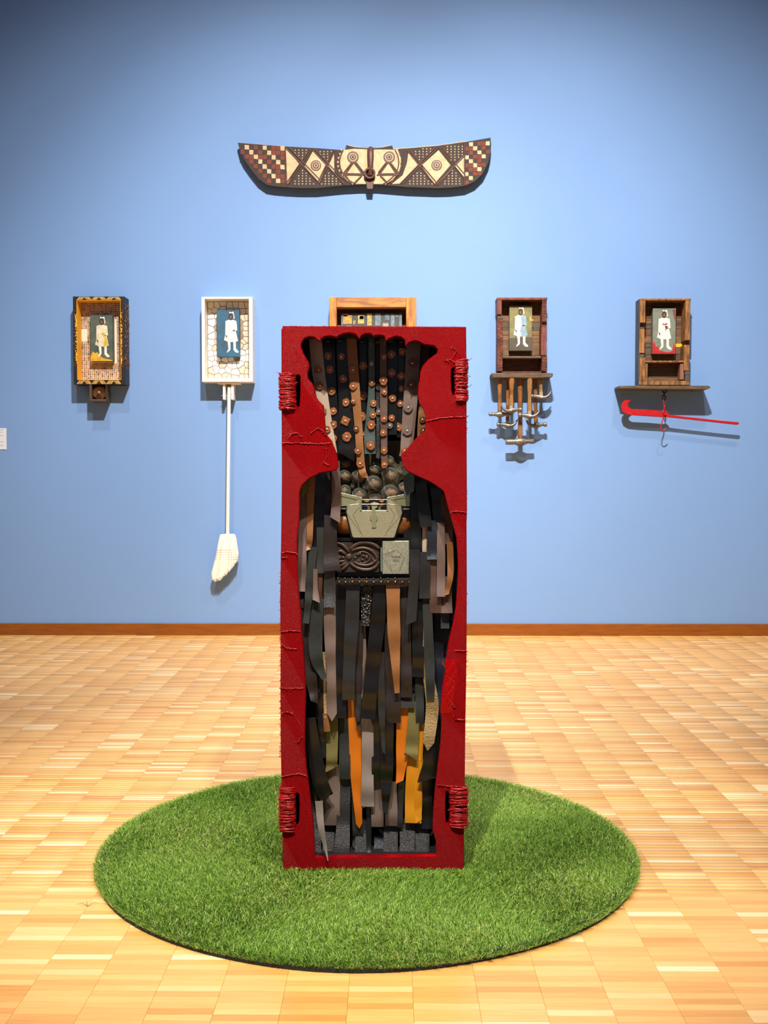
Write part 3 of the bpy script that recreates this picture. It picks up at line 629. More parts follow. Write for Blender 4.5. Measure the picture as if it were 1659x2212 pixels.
for i, (x, y, r_, d) in enumerate([(800,480,160,0), (1110,325,160,.004), (1110,655,165,-.004), (540,700,150,.004), (265,610,115,-.004), (262,330,128,.012), (505,345,130,.006), (835,205,132,.012), (252,80,120,.016), (835,770,130,.010), (1390,570,130,.008), (1330,250,100,.014), (1080,60,120,.022), (560,100,110,.03), (620,560,90,.036), (420,520,90,.03)]):
    c = U(*z5(x, y), YT + 0.012 + d); R = r_*.11453*c.y/FPX; g = random.Random(i)
    cp = MB().sphere(c, R, 28, 18).obj('capsule', m_clr, coffin, True); tag(cp, 'clear plastic capsule holding copper scraps')
    a = g.uniform(.3, 1.1); e1 = Vector((math.cos(a), -.25, -math.sin(a))).normalized(); e2 = Vector((.25, 1, .2)); e2 = (e2 - e1*e2.dot(e1)).normalized(); e3 = e1.cross(e2)
    rb = MB()
    for off in (-.06, .06): rb.tube([c + e3*R*off*1.0 + (e1*math.cos(t) + e2*math.sin(t))*R*1.0 for t in [2*math.pi*q/28 for q in range(28)]], 0.00025, 5, closed=True)
    rb.obj('capsule_seam', m_rim, cp)
    s = MB(); cc = c + Vector((g.uniform(-.2, .2)*R, 0, -R*.12))
    bm = bmesh.new(); bmesh.ops.create_icosphere(bm, subdivisions=3, radius=R*.72)
    for v in bm.verts: v.co = Vector((v.co.x, v.co.y*.9, v.co.z*.8))*(1 + .07*math.sin(9*v.co.x/R + i)*math.sin(8*v.co.z/R) + .04*math.sin(17*v.co.y/R + 13*v.co.x/R)) + cc
    s.bm(bm); s.obj('copper_scrap', m_scr, cp, True)
MB().pbox(z5(60,0)[0], z5(1500,0)[0], z5(0,-330)[1], z5(0,900)[1], YT + 0.05, 0.004).obj('throat_board', mat('throat_board_brown', (92, 84, 54), .7, var=(14, .8), rgb2=(62, 50, 34)), coffin)
# breast plate
m_brass = mat('champagne_metal', (206, 200, 164), 0.42, 0.6, var=(300, .8), rgb2=(180, 172, 134), bump=(420, 0.5), dist=0.001)
m_brs2 = mat('champagne_polished', (196, 192, 150), 0.32, 0.6, var=(6, .6), rgb2=(164, 168, 112))
m_edge = mat('bright_rim', (226, 222, 200), 0.2, 0.9)
YP = YF + PT + 0.055
plate = MB().ppoly([z5(*p) for p in [(295,900),(545,752),(580,735),(580,985),(1050,985),(1050,735),(1078,748),(1325,900),(1345,1040),(1200,1478),(1178,1500),(432,1500),(402,1478),(290,1030)]], YP, 0.008, 0.0012).obj('breast_plate', m_brass, coffin)
tag(plate, 'champagne coloured embossed metal plate with a clasp')
for pl in ([(190,650),(580,735),(310,900),(170,912)], [(1050,735),(1420,672),(1480,700),(1480,912),(1310,900)]):
    MB().ppoly([z5(*p) for p in pl], YP + 0.006, 0.006, 0.001).obj('wing', m_brs2, plate)
def rl(px, rad, Y, m, par, nm, z=z5): return MB().tube([U(*z(*p), Y) for p in px], rad, 6).obj(nm, m, par, True)
for px in ([(545,752),(318,893)], [(318,893),(290,1030)], [(1078,748),(1320,898)], [(1320,898),(1340,1035)], [(530,925),(415,1062),(600,1470)], [(290,1020),(570,1420)], [(1110,920),(1205,1072),(1015,1470)], [(1328,1060),(1040,1400)], [(330,880),(530,865)], [(1080,865),(1300,885)], [(190,650),(575,737)], [(1055,738),(1420,675)]):
    rl(px, 0.0007, YP - 0.0001, m_edge, plate, 'raised_line')
for pl in ([(545,752),(580,735),(580,985),(545,1000)], [(1050,735),(1078,748),(1078,1000),(1050,985)]):
    MB().ppoly([z5(*p) for p in pl], YP - 0.002, 0.004, 0.0006).obj('window_post', m_brs2, plate)
MB().ppoly([z5(*p) for p in [(770,932),(838,932),(838,1050),(880,1080),(886,1150),(852,1192),(852,1310),(770,1310),(770,1192),(736,1150),(742,1080),(770,1050)]], YP - 0.0022, 0.003, 0.0008).obj('clasp', m_brs2, plate)
win = MB().ppoly([z5(*p) for p in [(575,765),(1055,765),(1055,990),(575,990)]], YP + 0.010, 0.004).obj('window', mat('window_dark', (36, 36, 44), 0.12, 0.3), coffin)
for yy in (778, 866, 984): rl([(578,yy),(1052,yy)], 0.0009, YP + 0.002, m_edge, win, 'window_bar')
for pl, c in (([(620,795),(730,795),(700,825),(650,825)], (224,140,46)), ([(905,795),(1010,795),(980,828),(930,828)], (224,140,46)), ([(640,880),(730,870),(680,915)], (70,90,120)), ([(900,880),(1000,875),(950,915)], (70,90,120)), ([(690,915),(735,905),(730,960),(690,960)], (200,170,90)), ([(895,910),(945,910),(935,960),(895,965)], (200,170,90))):
    MB().ppoly([z5(*p) for p in pl], YP + 0.008, 0.002).obj('inlay', mat('inlay_%d' % c[0], c, 0.3, .4), win)
MB().ppoly([z5(*p) for p in [(735,855),(815,820),(905,850),(865,940),(775,940)]], YP + 0.004, 0.003, 0.0006).obj('fan_piece', m_brass, win)
c = U(*z5(810, 1230), YP + 0.042); a = U(*z5(118, 1230), YP + 0.04); e = U(*z5(1505, 1230), YP + 0.04)
brl = MB().lathe((a.x, c.y, c.z), [(0, .024), (.004, .030), (.02, .0325), ((e.x-a.x)/2, .034), (e.x-a.x-.02, .0325), (e.x-a.x-.004, .030), (e.x-a.x, .024)], 'x', 40).obj('wooden_barrel', mat('barrel_wood', (156, 96, 34), 0.4, var=(30, .7), rgb2=(96, 50, 14), stretch=(6, 1, 1)), coffin, True)
tag(brl, 'brown wooden barrel behind the metal plate')
for xx0, xx1 in ((165, 285), (1362, 1480)):
    MB().pbox(*(z5(xx0, 932)[0], z5(xx1, 932)[0], z5(0, 936)[1], z5(0, 966)[1]), YP + 0.006, 0.006, 0.001).obj('rim_bar', m_edge, brl)
MB().ppoly([z5(*p) for p in [(255,915),(310,895),(1325,895),(1375,935),(1225,1500),(1180,1530),(420,1530),(370,1490)]], YP + 0.0082, 0.003).obj('plate_backing', mat('backing_black', (14, 13, 12), 0.5), plate)
MB().pbox(z5(110,0)[0], z5(1510,0)[0], z5(0,1500)[1], z5(0,1580)[1], YP + 0.014, 0.02).obj('chest_rail', LEA['K'], coffin)
MB().pbox(z5(150,0)[0], z5(1500,0)[0], z6(0,100)[1], z6(0,960)[1], YP + 0.03, 0.006).obj('belly_backing', LEA['K'], coffin)

# carved wooden panel
YC = YP + 0.014
m_carv = mat('carved_wood', (88, 68, 56), 0.42, var=(40, .7), rgb2=(58, 42, 34), bump=(120, .25)); m_cvd = mat('carved_ground', (44, 33, 27), 0.7, bump=(200, .6))
x0, y0 = z6(200, 148); x1, y1 = z6(985, 718)
cv = MB().pbox(x0, x1, y0, y1, YC, 0.012, 0.001).obj('carved_panel', m_cvd, coffin); tag(cv, 'dark carved wooden panel with scrolls and a flower')
def scroll(px, r0, n=22):
    P = catmull([U(*z6(*p), YC - 0.001) for p in px], n)
    rr = [r0*(0.75 + .45*math.sin(math.pi*min(1, (i+3)/(n+4)))) for i in range(n)]
    MB().tube(P, rr, 10, flat=1.0).obj('scroll', m_carv, cv, True)
for px, r0 in (([(240,190),(330,225),(400,290),(440,340)], .0040), ([(480,300),(540,240),(650,185),(800,185),(900,220),(985,285)], .0052), ([(490,330),(600,290),(720,280),(840,320),(920,400),(950,470)], .0036),
               ([(245,350),(300,335),(350,365),(380,390)], .0038), ([(470,550),(560,620),(680,665),(820,665),(930,610),(985,520)], .0046), ([(540,530),(640,580),(760,590),(860,560),(930,500)], .0036),
               ([(430,560),(380,620),(320,665)], .0042), ([(400,535),(340,575),(300,605)], .0036), ([(270,520),(330,520),(370,500)], .0030), ([(255,430),(280,450),(300,465)], .0034), ([(860,460),(900,520),(950,490)], .003),
               ([(545,430),(620,360),(720,350),(800,390),(830,450),(790,520),(690,555),(600,530),(545,450)], .0020)):
    scroll(px, r0)
for x, y, sx, sz in ((445,440,.0088,.0086), (345,450,.005,.0042), (560,450,.0052,.0034), (645,380,.0036,.0050), (705,420,.0044,.0032), (690,490,.0044,.0036), (625,510,.0038,.0046), (610,400,.0034,.004), (765,445,.0048,.0066)):
    c = U(*z6(x, y), YC - 0.0005); MB().sphere(c, 1, 14, 10, (sx, .0042, sz)).obj('carved_boss', m_carv, cv, True)
# pale metal card with raised lettering
YK = YP + 0.006
x0, y0 = z6(1045, 152); x1, y1 = z6(1525, 750)
card = MB().pbox(x0, x1, y0, y1, YK, 0.010, 0.0014).obj('metal_card', mat('pale_card_metal', (200, 200, 176), 0.42, 0.5, var=(320, .8), rgb2=(156, 156, 130), bump=(420, 0.35), dist=0.001), coffin)
tag(card, 'pale metal card engraved with a kite shape and the words thank you')
for px in ([(1290,300),(1150,440),(1225,720)], [(1290,300),(1090,435),(1210,700)], [(1290,300),(1060,410),(1050,440),(1190,690)], [(1290,300),(1420,440),(1345,720)], [(1310,330),(1400,400)], [(1470,420),(1390,610),(1350,700)], [(1440,440),(1360,640)], [(1055,400),(1160,340),(1285,300)]):
    rl(px, 0.0006, YK, m_edge, card, 'raised_line', z6)
def text(s, px, py, size, Y, m, parent):
    cu = bpy.data.curves.new('lettering', 'FONT'); cu.body = s; cu.align_x = 'CENTER'; cu.align_y = 'CENTER'; cu.size = size; cu.extrude = 0.0003
    o = bpy.data.objects.new('lettering', cu); COL.objects.link(o)
    me = bpy.data.meshes.new_from_object(o.evaluated_get(bpy.context.evaluated_depsgraph_get())); COL.objects.unlink(o); bpy.data.objects.remove(o)
    me.transform(Matrix.Rotation(math.pi/2, 4, 'X')); me.materials.clear(); me.materials.append(m)
    o = bpy.data.objects.new('lettering', me); COL.objects.link(o); o.parent = parent
    off = Vector((0,0,0)); p = parent
    while p: off += p.location; p = p.parent
    o.location = U(px, py, Y) - off
m_let = mat('engraved_letter', (62, 60, 48), 0.5, 0.4)
text('THANK', *z6(1285, 442), 0.0082, YK - 0.0002, m_let, card); text('YOU', *z6(1285, 508), 0.0088, YK - 0.0002, m_let, card)
MB().pbox(z6(1012,0)[0], z6(1040,0)[0], z6(0,270)[1], z6(0,700)[1], YK + 0.006, 0.004).obj('glass_edge', mat('green_glass_edge', (110, 126, 112), 0.15), card)
# studded belt
YB = YF + PT + 0.042
belt = MB().ppoly([z6(*p) for p in [(212,850),(600,858),(1000,862),(1545,838),(1550,935),(1100,942),(650,940),(215,938)]], YB, 0.004, 0.0008).obj('belt', mat('belt_leather', (34, 26, 22), 0.4, bump=(150, .2)), coffin)
tag(belt, 'dark leather belt with brass studs')
MB().ppoly([z6(*p) for p in [(230,822),(600,830),(1000,832),(1545,815),(1545,842),(1000,858),(600,856),(230,848)]], YB + 0.003, 0.006, 0.0008).obj('belt_edge', MATS['belt_leather'], belt)
m_std = mat('brass_stud', (214, 170, 96), 0.22, 0.95)
for x, y, r_ in [(272,888,20),(387,892,20),(510,885,20),(637,888,20),(763,888,20),(890,890,20),(1022,890,20),(1146,888,20),(1275,887,20),(1403,890,20),(1525,888,18)] + [(458,893,9),(722,885,9),(1094,886,9),(1357,893,9)] + [(247,816,13),(375,818,11),(501,818,13),(629,814,11),(762,820,11),(886,824,11),(1014,815,12),(1142,823,12),(1270,818,12)]:
    c = U(*z6(x, y), YB - (0.0006 if y > 850 else -0.002)); MB().sphere(c, r_*.12055*c.y/FPX, 12, 8).obj('stud', m_std, belt, True)

# ------------------------------------------------------------------ carved and painted mask plank high on the wall
def zm(x, y): return (490 + .36166*x, 270 + .36166*y)
YM = W - 0.062
mo = [(65,105),(200,116),(340,127),(540,138),(705,150),(715,115),(760,128),(850,135),(930,130),(985,118),(995,145),(1120,136),(1250,125),(1430,100),(1575,75),(1579,120),(1574,175),(1562,225),(1530,290),(1480,340),(1420,366),(1330,376),(1250,378),(1080,372),(900,357),(800,357),(700,362),(540,378),(440,378),(360,374),(290,368),(240,360),(190,325),(140,262),(100,205),(80,160)]
c0 = U(*zm(853, 250), YM)
mask = thing('mask_plank', 'wide carved wooden mask with checks, diamonds and ringed eyes, high on the blue wall', 'mask', (c0.x, W, c0.z))
m_mb = mat('mask_dark_paint', (62, 47, 38), 0.75, var=(40, .7), rgb2=(46, 34, 28), bump=(140, .35)); m_mc = mat('mask_cream_paint', (216, 186, 148), 0.8, var=(30, .8), rgb2=(196, 160, 118), bump=(160, .3)); m_mr = mat('mask_red_paint', (128, 58, 40), 0.75, var=(40, .7), rgb2=(98, 42, 30), bump=(140, .3)); m_mn = mat('mask_brown_wood', (98, 58, 42), 0.5, var=(40, .7), rgb2=(68, 38, 28))
MB().ppoly([zm(*p) for p in mo], YM, 0.028, 0.002).obj('plank_body', m_mb, mask)
top = [p for p in mo if p[1] < 200][:6]
MB().tube([U(*zm(x, y-1), YM + .004) for x, y in mo[13:9:-1]], 0.0028, 6).obj('pale_edge', m_mc, mask); MB().tube([U(*zm(x, y), YM + .002) for x, y in [(715,118),(760,131),(850,139),(930,133),(985,121)]], 0.0026, 6).obj('pale_edge', m_mc, mask)
MB().tube([U(*zm(x, y), YM + .004) for x, y in [(65,106),(200,117),(340,128)]], 0.0016, 6).obj('pale_edge', m_mc, mask)
shr = [(p[0] + (853-p[0])*.012, p[1] + (245-p[1])*.07) for p in mo]
def checks(x0, x1, y0, y1, nx, ny, skew, seed):
    for i in range(nx):
        for j in range(ny):
            cx = x0 + (i+.5)*(x1-x0)/nx; cy = y0 + (j+.5)*(y1-y0)/ny + skew*(i-nx/2)
            if not inside((cx, cy), shr): continue
            q = (i + j) % 2; v = (i*2 + j*3 + ((i+j)//2)) % 5
            if q == 0: continue
            mm = m_mc if ((i - j) // 2) % 2 == 0 else m_mr
            w_, h_ = (x1-x0)/nx*.47, (y1-y0)/ny*.47
            g = random.Random(seed + i*31 + j)
            MB().ppoly([zm(cx + sx*w_ + g.uniform(-1.5, 1.5), cy + sy*h_ + skew*sx*.5 + g.uniform(-1.5, 1.5)) for sx, sy in ((-1,-1),(1,-1),(1,1),(-1,1))], YM - .0015, .002, .0004).obj('painted_square', mm, mask)
            if g.random() < .42:       # a red square beside it
                dx = (x1-x0)/nx
                if i+1 < nx and inside((cx+dx, cy), shr): MB().ppoly([zm(cx + dx + sx*w_*.96, cy + sy*h_*.96 + skew) for sx, sy in ((-1,-1),(1,-1),(1,1),(-1,1))], YM - .0012, .002, .0004).obj('painted_square', m_mr, mask)
checks(80, 346, 122, 374, 10, 9, 0.8, 1); checks(1420, 1572, 100, 352, 6, 10, -1.4, 2)
def inlay(pts, m=m_mc, d=.0015, nm='painted_panel'): return MB().ppoly([zm(*p) for p in pts], YM - d, .002, .0005).obj(nm, m, mask)
inlay([(350,140),(380,165),(436,238),(400,285),(362,352),(352,340)]); inlay([(515,155),(596,240),(550,342),(465,246)]); inlay([(640,160),(642,290),(606,240)])
inlay([(1085,160),(1142,240),(1040,350),(985,352),(1050,300),(1075,230)]); inlay([(1265,150),(1336,240),(1240,352),(1162,242)]); inlay([(1418,185),(1418,320),(1362,245)])
inlay([(690,150),(760,142),(850,146),(940,146),(1022,148),(1040,200),(1035,260),(1000,320),(960,352),(740,352),(700,310),(672,250),(672,190)], d=.001)
def bar(a, b_, w=5, m=m_mn, d=.003): return MB().tube([U(*zm(*a), YM - d + .002), U(*zm(*b_), YM - d + .002)], w*.36166*W/FPX, 6).obj('carved_line', m, mask, True)
for a, b_ in (((352,138),(556,350)), ((368,132),(566,338)), ((505,150),(366,354)), ((495,146),(358,345)), ((512,150),(700,352)), ((526,146),(690,320)), ((645,155),(552,350)), ((634,152),(545,340)),
              ((1075,150),(1244,358)), ((1090,150),(1256,350)), ((1262,135),(1050,352)), ((1250,130),(1036,350)), ((1268,132),(1418,318)), ((1282,132),(1424,300)), ((1424,180),(1250,360)), ((1412,184),(1262,362)), ((348,132),(358,370)), ((1420,108),(1420,362))): bar(a, b_, 4)
for s in (-1, 1):
    ex = 753 if s < 0 else 970; sg = 1 if s < 0 else -1
    for r_, mm, dd in ((34, m_mn, .003), (24, m_mc, .0042), (19, m_mn, .0052), (10, m_mc, .0062), (7, m_mb, .0072)):
        c = U(*zm(ex, 193), YM); MB().lathe((c.x, YM - dd, c.z), [(0, r_*.36166*W/FPX*.94), (.0008, r_*.36166*W/FPX), (.004, r_*.36166*W/FPX)], 'y', 28).obj('eye_ring', mm, mask)
    for a, b_ in (((ex-6*sg, 225),(ex-58*sg, 292)), ((ex+2*sg, 225),(ex-40*sg, 288)), ((ex+8*sg, 225),(ex+56*sg, 290)), ((ex+18*sg, 225),(ex+64*sg, 284))): bar(a, b_, 5)
    bar((ex-60*sg, 290), (ex+70*sg, 293), 4); bar((ex-60*sg, 298), (ex+75*sg, 300), 4); bar((ex-44*sg, 302), (ex-10*sg, 350), 5); bar((ex+52*sg, 305), (ex+8*sg, 350), 6)
    arc = [(850 + s*t[0], t[1]) for t in [(165,150),(182,190),(186,235),(170,285),(135,325),(95,352)]]
    for off in (-10, 10): MB().tube(catmull([U(*zm(x + s*off, y), YM - .001) for x, y in arc], 20), 4*.36166*W/FPX, 6).obj('carved_line', m_mn, mask, True)
    rc = (532, 243) if s < 0 else (1253, 241)
    for r_, mm, dd in ((31, m_mn, .003), (24, m_mc, .0042), (20, m_mn, .0052), (11, m_mc, .0062), (6, m_mb, .0072)):
        c = U(*zm(*rc), YM); MB().lathe((c.x, YM - dd, c.z), [(0, r_*.36166*W/FPX*.94), (.0008, r_*.36166*W/FPX), (.004, r_*.36166*W/FPX)], 'y', 28).obj('diamond_ring', mm, mask)
tri = MB(); g = random.Random(9)
for poly_ in ([(380,140),(500,148),(445,215)], [(530,148),(640,155),(600,225)], [(455,262),(540,362),(380,362)], [(600,262),(690,352),(560,362)], [(1100,148),(1245,132),(1155,215)], [(1290,130),(1415,118),(1415,180),(1350,225)], [(1150,262),(1235,362),(1065,362)], [(1345,262),(1415,330),(1415,358),(1275,362)]):
    xs = [p[0] for p in poly_]; ys = [p[1] for p in poly_]
    for yy in range(min(ys)+10, max(ys)-4, 16):
        for xx in range(min(xs)+6, max(xs)-4, 22):
            if inside((xx, yy), poly_): tri.ppoly([zm(xx-5, yy+3), zm(xx+5, yy+3), zm(xx+g.uniform(-2, 2), yy-5)] if min(ys) < 200 else [zm(xx-5, yy-3), zm(xx+5, yy-3), zm(xx+g.uniform(-2, 2), yy+5)], YM - .0012, .0016)
for k in range(9):
    for s in (-1, 1):
        t = catmull([Vector((165,150,0)), Vector((186,215,0)), Vector((172,282,0)), Vector((100,350,0))], 9)[k]; x, y = 850 + s*t.x, t.y
        tri.ppoly([zm(x-6, y-7), zm(x+6, y-7), zm(x, y+7)], YM - .0012, .0016)
tag(tri.obj('small_triangles', m_mc, mask), None, kind='stuff')
nz = [U(*zm(858, y), YM - d) for y, d in ((138, .000), (148, .012), (185, .022), (230, .026), (270, .024), (300, .014))]
MB().tube(nz, [.016, .0225, .022, .019, .017, .017], 16, flat=.75).obj('nose', m_mn, mask, True)
c = U(*zm(853, 288), YM - .03); r_ = 34*.36166*W/FPX
MB().lathe((c.x, c.y - .006, c.z), [(.036, r_*.9), (.004, r_), (0, r_*.92), (0, r_*.66), (.02, r_*.6)], 'y', 28).obj('mouth_ring', m_mn, mask, True)
MB().lathe((c.x, c.y + .012, c.z), [(0, r_*.5), (.004, r_*.62)], 'y', 24).obj('mouth_hole', mat('mask_hole', (14, 10, 9), .9), mask)
MB().ppoly([zm(*p) for p in [(826,315),(880,315),(872,382),(838,382)]], YM - .012, .014, .002).obj('chin_block', m_mn, mask)
c = U(795.5, 420.5, W - .004); MB().lathe((c.x, W - .014, c.z), [(0, .004), (.002, .007), (.008, .007), (.012, .004), (.014, .004)], 'y', 16).obj('hanging_peg', mat('peg_blue', (120, 150, 200), .4), mask, True)
for x in (350, 1350):
    c = U(*zm(x, 250), W - .03); MB().box(c.x - .02, c.x + .02, YM + .028, W, c.z - .02, c.z + .02).obj('standoff', m_mb, mask)

# ------------------------------------------------------------------ painted panels of a girl in a white dress
FIG = {'dress': [(.537,.205),(.61,.22),(.705,.207),(.86,.232),(.885,.33),(.90,.435),(.83,.44),(.935,.66),(.82,.68),(.65,.684),(.45,.672),(.315,.64),(.37,.535),(.375,.40),(.385,.235)],
       'leg_a': [(.475,.68),(.59,.68),(.60,.83),(.565,.87),(.525,.88),(.45,.915),(.44,.895),(.51,.825)], 'leg_b': [(.73,.68),(.835,.68),(.835,.82),(.96,.89),(.945,.915),(.82,.905),(.73,.85)],
       'bow': [(.55,.03),(.62,.045),(.66,.045),(.74,.03),(.755,.075),(.79,.18),(.745,.185),(.735,.085),(.66,.062),(.56,.07)],
       'hand': [(.375,.53),(.45,.545),(.455,.60),(.42,.59),(.40,.56)], 'hand_b': [(.69,.43),(.80,.425),(.81,.45),(.71,.455)]}
def flat(name, rgb, **k): return mat(name, rgb, .6, **k)
m_skin = flat('paint_brown', (72, 48, 38), var=(60, .6)); m_wh = flat('paint_white', (240, 232, 218), var=(40, .6), rgb2=(222, 210, 190))
def painting(label, x0, x1, y0, y1, back, th, ground, ground2, shift=0.0, extra=(), grad=None, dress=None):
    Y = back - th; a, b_ = U(x0, y0, Y), U(x1, y1, Y)
    root = thing('painting', label, 'painting', ((a.x+b_.x)/2, back, b_.z), 'small portraits in the wall boxes')
    MB().box(a.x, b_.x, Y, back, b_.z, a.z, .0015).obj('panel', mat('painted_ground_%d' % x0, ground, .55, var=(14, .8), rgb2=ground2, bump=(90, .15)), root)
    def P(n, th2, m, nm): return MB().poly([[(a.x + (u + (shift if th2 >= .0005 else 0))*(b_.x-a.x), a.z + v*(b_.z-a.z)) for u, v in n]], Y - th2, Y + .0002).obj(nm, m, root)
    for pts, rgb, nm, d in extra:
        if d < .0005: P(pts, d, flat('paint_%d_%d_%d' % rgb, rgb, var=(30, .6)), nm)
    for k in ('leg_a', 'leg_b'): P(FIG[k], .0006, m_wh, 'painted_stocking')
    P(FIG['dress'], .0008, dress or m_wh, 'painted_dress')
    hd = [(.615 + .098*math.cos(t)*1.0, .138 + .072*math.sin(t)) for t in [2*math.pi*i/18 for i in range(18)]]
    P(hd, .0007, m_skin, 'painted_face'); P(FIG['hand'], .0010, m_skin, 'painted_hand'); P(FIG['hand_b'], .0010, m_skin, 'painted_hand')
    P([(.575,.13),(.60,.115),(.65,.12),(.66,.155),(.63,.185),(.59,.175)], .0009, flat('paint_face_light', (128, 84, 62)), 'painted_cheek')
    P(FIG['bow'], .0011, m_wh, 'painted_bow')
    for pts, rgb, nm, d in extra:
        if d >= .0005: P(pts, d, flat('paint_%d_%d_%d' % rgb, rgb, var=(30, .6)), nm)
    return root
m_wood = mat('worn_brown_wood', (112, 76, 44), 0.65, var=(7, .8), rgb2=(62, 40, 24), stretch=(1.5, 4, 7), bump=(60, .5))
m_wood2 = mat('worn_wood_pale', (134, 98, 62), 0.7, var=(7, .8), rgb2=(84, 58, 36), stretch=(1.5, 4, 9), bump=(60, .5))
m_wood3 = mat('worn_wood_grey', (104, 84, 62), 0.75, var=(8, .8), rgb2=(68, 54, 40), stretch=(1.5, 4, 9), bump=(60, .5))
BX = .118

# ---- black and yellow box with mosaic
def z1(x, y): return (130 + .13564*x, 620 + .13564*y)
Y1 = W - BX
p0 = U(*z1(620, 1550), W)
box1 = thing('wall_box', 'black and yellow wall box lined with tiny mosaic tiles, leftmost of the five boxes', 'box', (p0.x, W, p0.z), 'shadow boxes on the blue wall')
m_bk = mat('box_black_paint', (34, 29, 26), .55, var=(20, .7), rgb2=(20, 17, 15), bump=(60, .4)); m_yl = mat('box_yellow_paint', (250, 186, 46), .6, var=(20, .6), rgb2=(240, 168, 34))
def A(z, x, y, Y): p = U(*z(x, y), Y); return p.x, p.z
xo0, zo1 = A(z1, 200, 150, Y1); xo1, zo0 = A(z1, 1035, 1552, Y1); xi0, zi1 = A(z1, 258, 210, Y1); xi1, zi0 = A(z1, 972, 1480, Y1)
def rails(root, m, xo0, xo1, zo0, zo1, xi0, xi1, zi0, zi1, Y, names=('side_rail', 'top_rail', 'bottom_rail'), c=.002):
    MB().box(xo0, xi0, Y, W, zo0, zo1, c).obj(names[0], m, root); MB().box(xi1, xo1, Y, W, zo0, zo1, c).obj(names[0], m, root)
    MB().box(xi0 + .0002, xi1 - .0002, Y + .0006, W, zi1, zo1, c).obj(names[1], m, root); MB().box(xi0 + .0002, xi1 - .0002, Y + .0006, W, zo0, zi0, c).obj(names[2], m, root)
rails(box1, m_bk, xo0, xo1, zo0, zo1, xi0, xi1, zi0, zi1, Y1)
b = MB(); t_ = .0022; b.box(xi0+.0004, xi0+t_, Y1 + .001, W-.014, zi0+.0004, zi1-.0004).box(xi1-t_, xi1-.0004, Y1+.001, W-.014, zi0+.0004, zi1-.0004).box(xi0+t_, xi1-t_, Y1+.001, W-.014, zi1-t_, zi1-.0004).box(xi0+t_, xi1-t_, Y1+.001, W-.014, zi0+.0004, zi0+t_)
tag(b.obj('inner_lining', m_yl, box1), 'yellow painted inner faces')
bp_ = MB().box(xi0+.0004, xi1-.0004, W-.0138, W, zi0+.0004, zi1-.0004).obj('back_board', mat('mosaic_grout', (232, 216, 196), .75, bump=(120, .3)), box1)
m_ms = mat('mosaic_small_tile', (160, 120, 90), .4, island=[(0, (84, 62, 50)), (.25, (140, 108, 84)), (.5, (172, 136, 104)), (.75, (196, 166, 136)), (1.0, (120, 112, 108))])
b = MB(); px_t = .00152*8.2/8
nx, nz = 22, 39; w_ = xi1-xi0; h_ = zi1-zi0
for i in range(nx):
    for j in range(nz):
        cx = xi0 + (i+.5)*w_/nx; cz = zi0 + (j+.5)*h_/nz; fx, fz = (i+.5)/nx, 1-(j+.5)/nz
        if .24 < fx < .80 and .20 < fz < .77: continue
        if fx < .15 and .34 < fz < .50: continue
        s_ = w_/nx*rnd.uniform(.33, .43); b.box(cx-s_, cx+s_, W-.0158, W-.0136, cz-s_, cz+s_)
tag(b.obj('mosaic_tiles', m_ms, box1), 'small square brown mosaic tiles', kind='stuff')
m_bt = mat('mosaic_tan_tile', (214, 176, 132), .45, var=(40, .6))
for side in (0, 1):
    for k in range(17):
        cx = xi0 + w_*(.205 if side == 0 else .835); cz = zi1 - h_*(.20 + k*.0345); s_ = w_/nx*.42
        MB().box(cx-s_, cx+s_, W-.0162, W-.0136, cz-s_, cz+s_).obj('border_tile', m_bt, box1)
for k in range(13):
    cx = xi0 + w_*(.24 + k*.047); cz = zi1 - h_*.805; MB().box(cx-s_, cx+s_, W-.0162, W-.0136, cz-s_, cz+s_).obj('border_tile', m_bt, box1)
for (ya, yb) in ((157, 203), (1487, 1545)):
    by, bw = MB(), MB(); x = 262
    k = 0
    while x < 950:
        for q in range(5):
            xx = x + q*17; sl = 46 if k % 2 == 0 else -46
            (bw if (q + k) % 4 == 0 else by).ppoly([z1(xx + (sl if sl > 0 else 0), ya), z1(xx + (sl if sl > 0 else 0) + 8, ya), z1(xx + (0 if sl > 0 else -sl) + 8, yb), z1(xx + (0 if sl > 0 else -sl), yb)], Y1 - .0006, .0012)
        x += 118; k += 1
    by.obj('zigzag_stripes', m_yl, box1); bw.obj('zigzag_stripes', mat('cream_stripe', (240, 226, 190), .6), box1)
m_lmp = mat('copper_crust', (146, 92, 44), .4, .4, var=(90, .9), rgb2=(50, 32, 20), bump=(150, .7))
g = random.Random(12)
for side in (0, 1):
    b = MB()
    for k in range(150):
        zz = zo0 + (zo1-zo0)*g.uniform(.18, .86 if side == 0 else .92); yy = g.uniform(Y1 + .008, W - .006); xx = xo0 + .002 if side == 0 else xo1 - .002
        b.sphere((xx, yy, zz), g.uniform(.003, .008), 7, 5, (1.1, 1.2, 1.4))
    for k in range(80):
        xx = (xi0 - g.uniform(.001, .018)) if side == 0 else (xi1 + g.uniform(.004, .016)); zz = zo0 + (zo1-zo0)*g.uniform(.2, .84)
        b.sphere((xx, Y1 - .0005, zz), g.uniform(.002, .005), 6, 5, (1, .8, 1.5))
    tag(b.obj('copper_crust', m_lmp, box1), 'lumpy copper crust on the box side', kind='stuff')
b = MB()
for k in range(70):
    side = g.random() < .5; xx = (xi0 - g.uniform(.000, .008)) if side else (xi1 + g.uniform(.000, .006)); zz = zo0 + (zo1-zo0)*g.uniform(.22, .82); b.sphere((xx, Y1 - .001, zz), g.uniform(.003, .006), 6, 5, (.8, .5, 1.8))
tag(b.obj('yellow_dabs', m_yl, box1), None, kind='stuff')
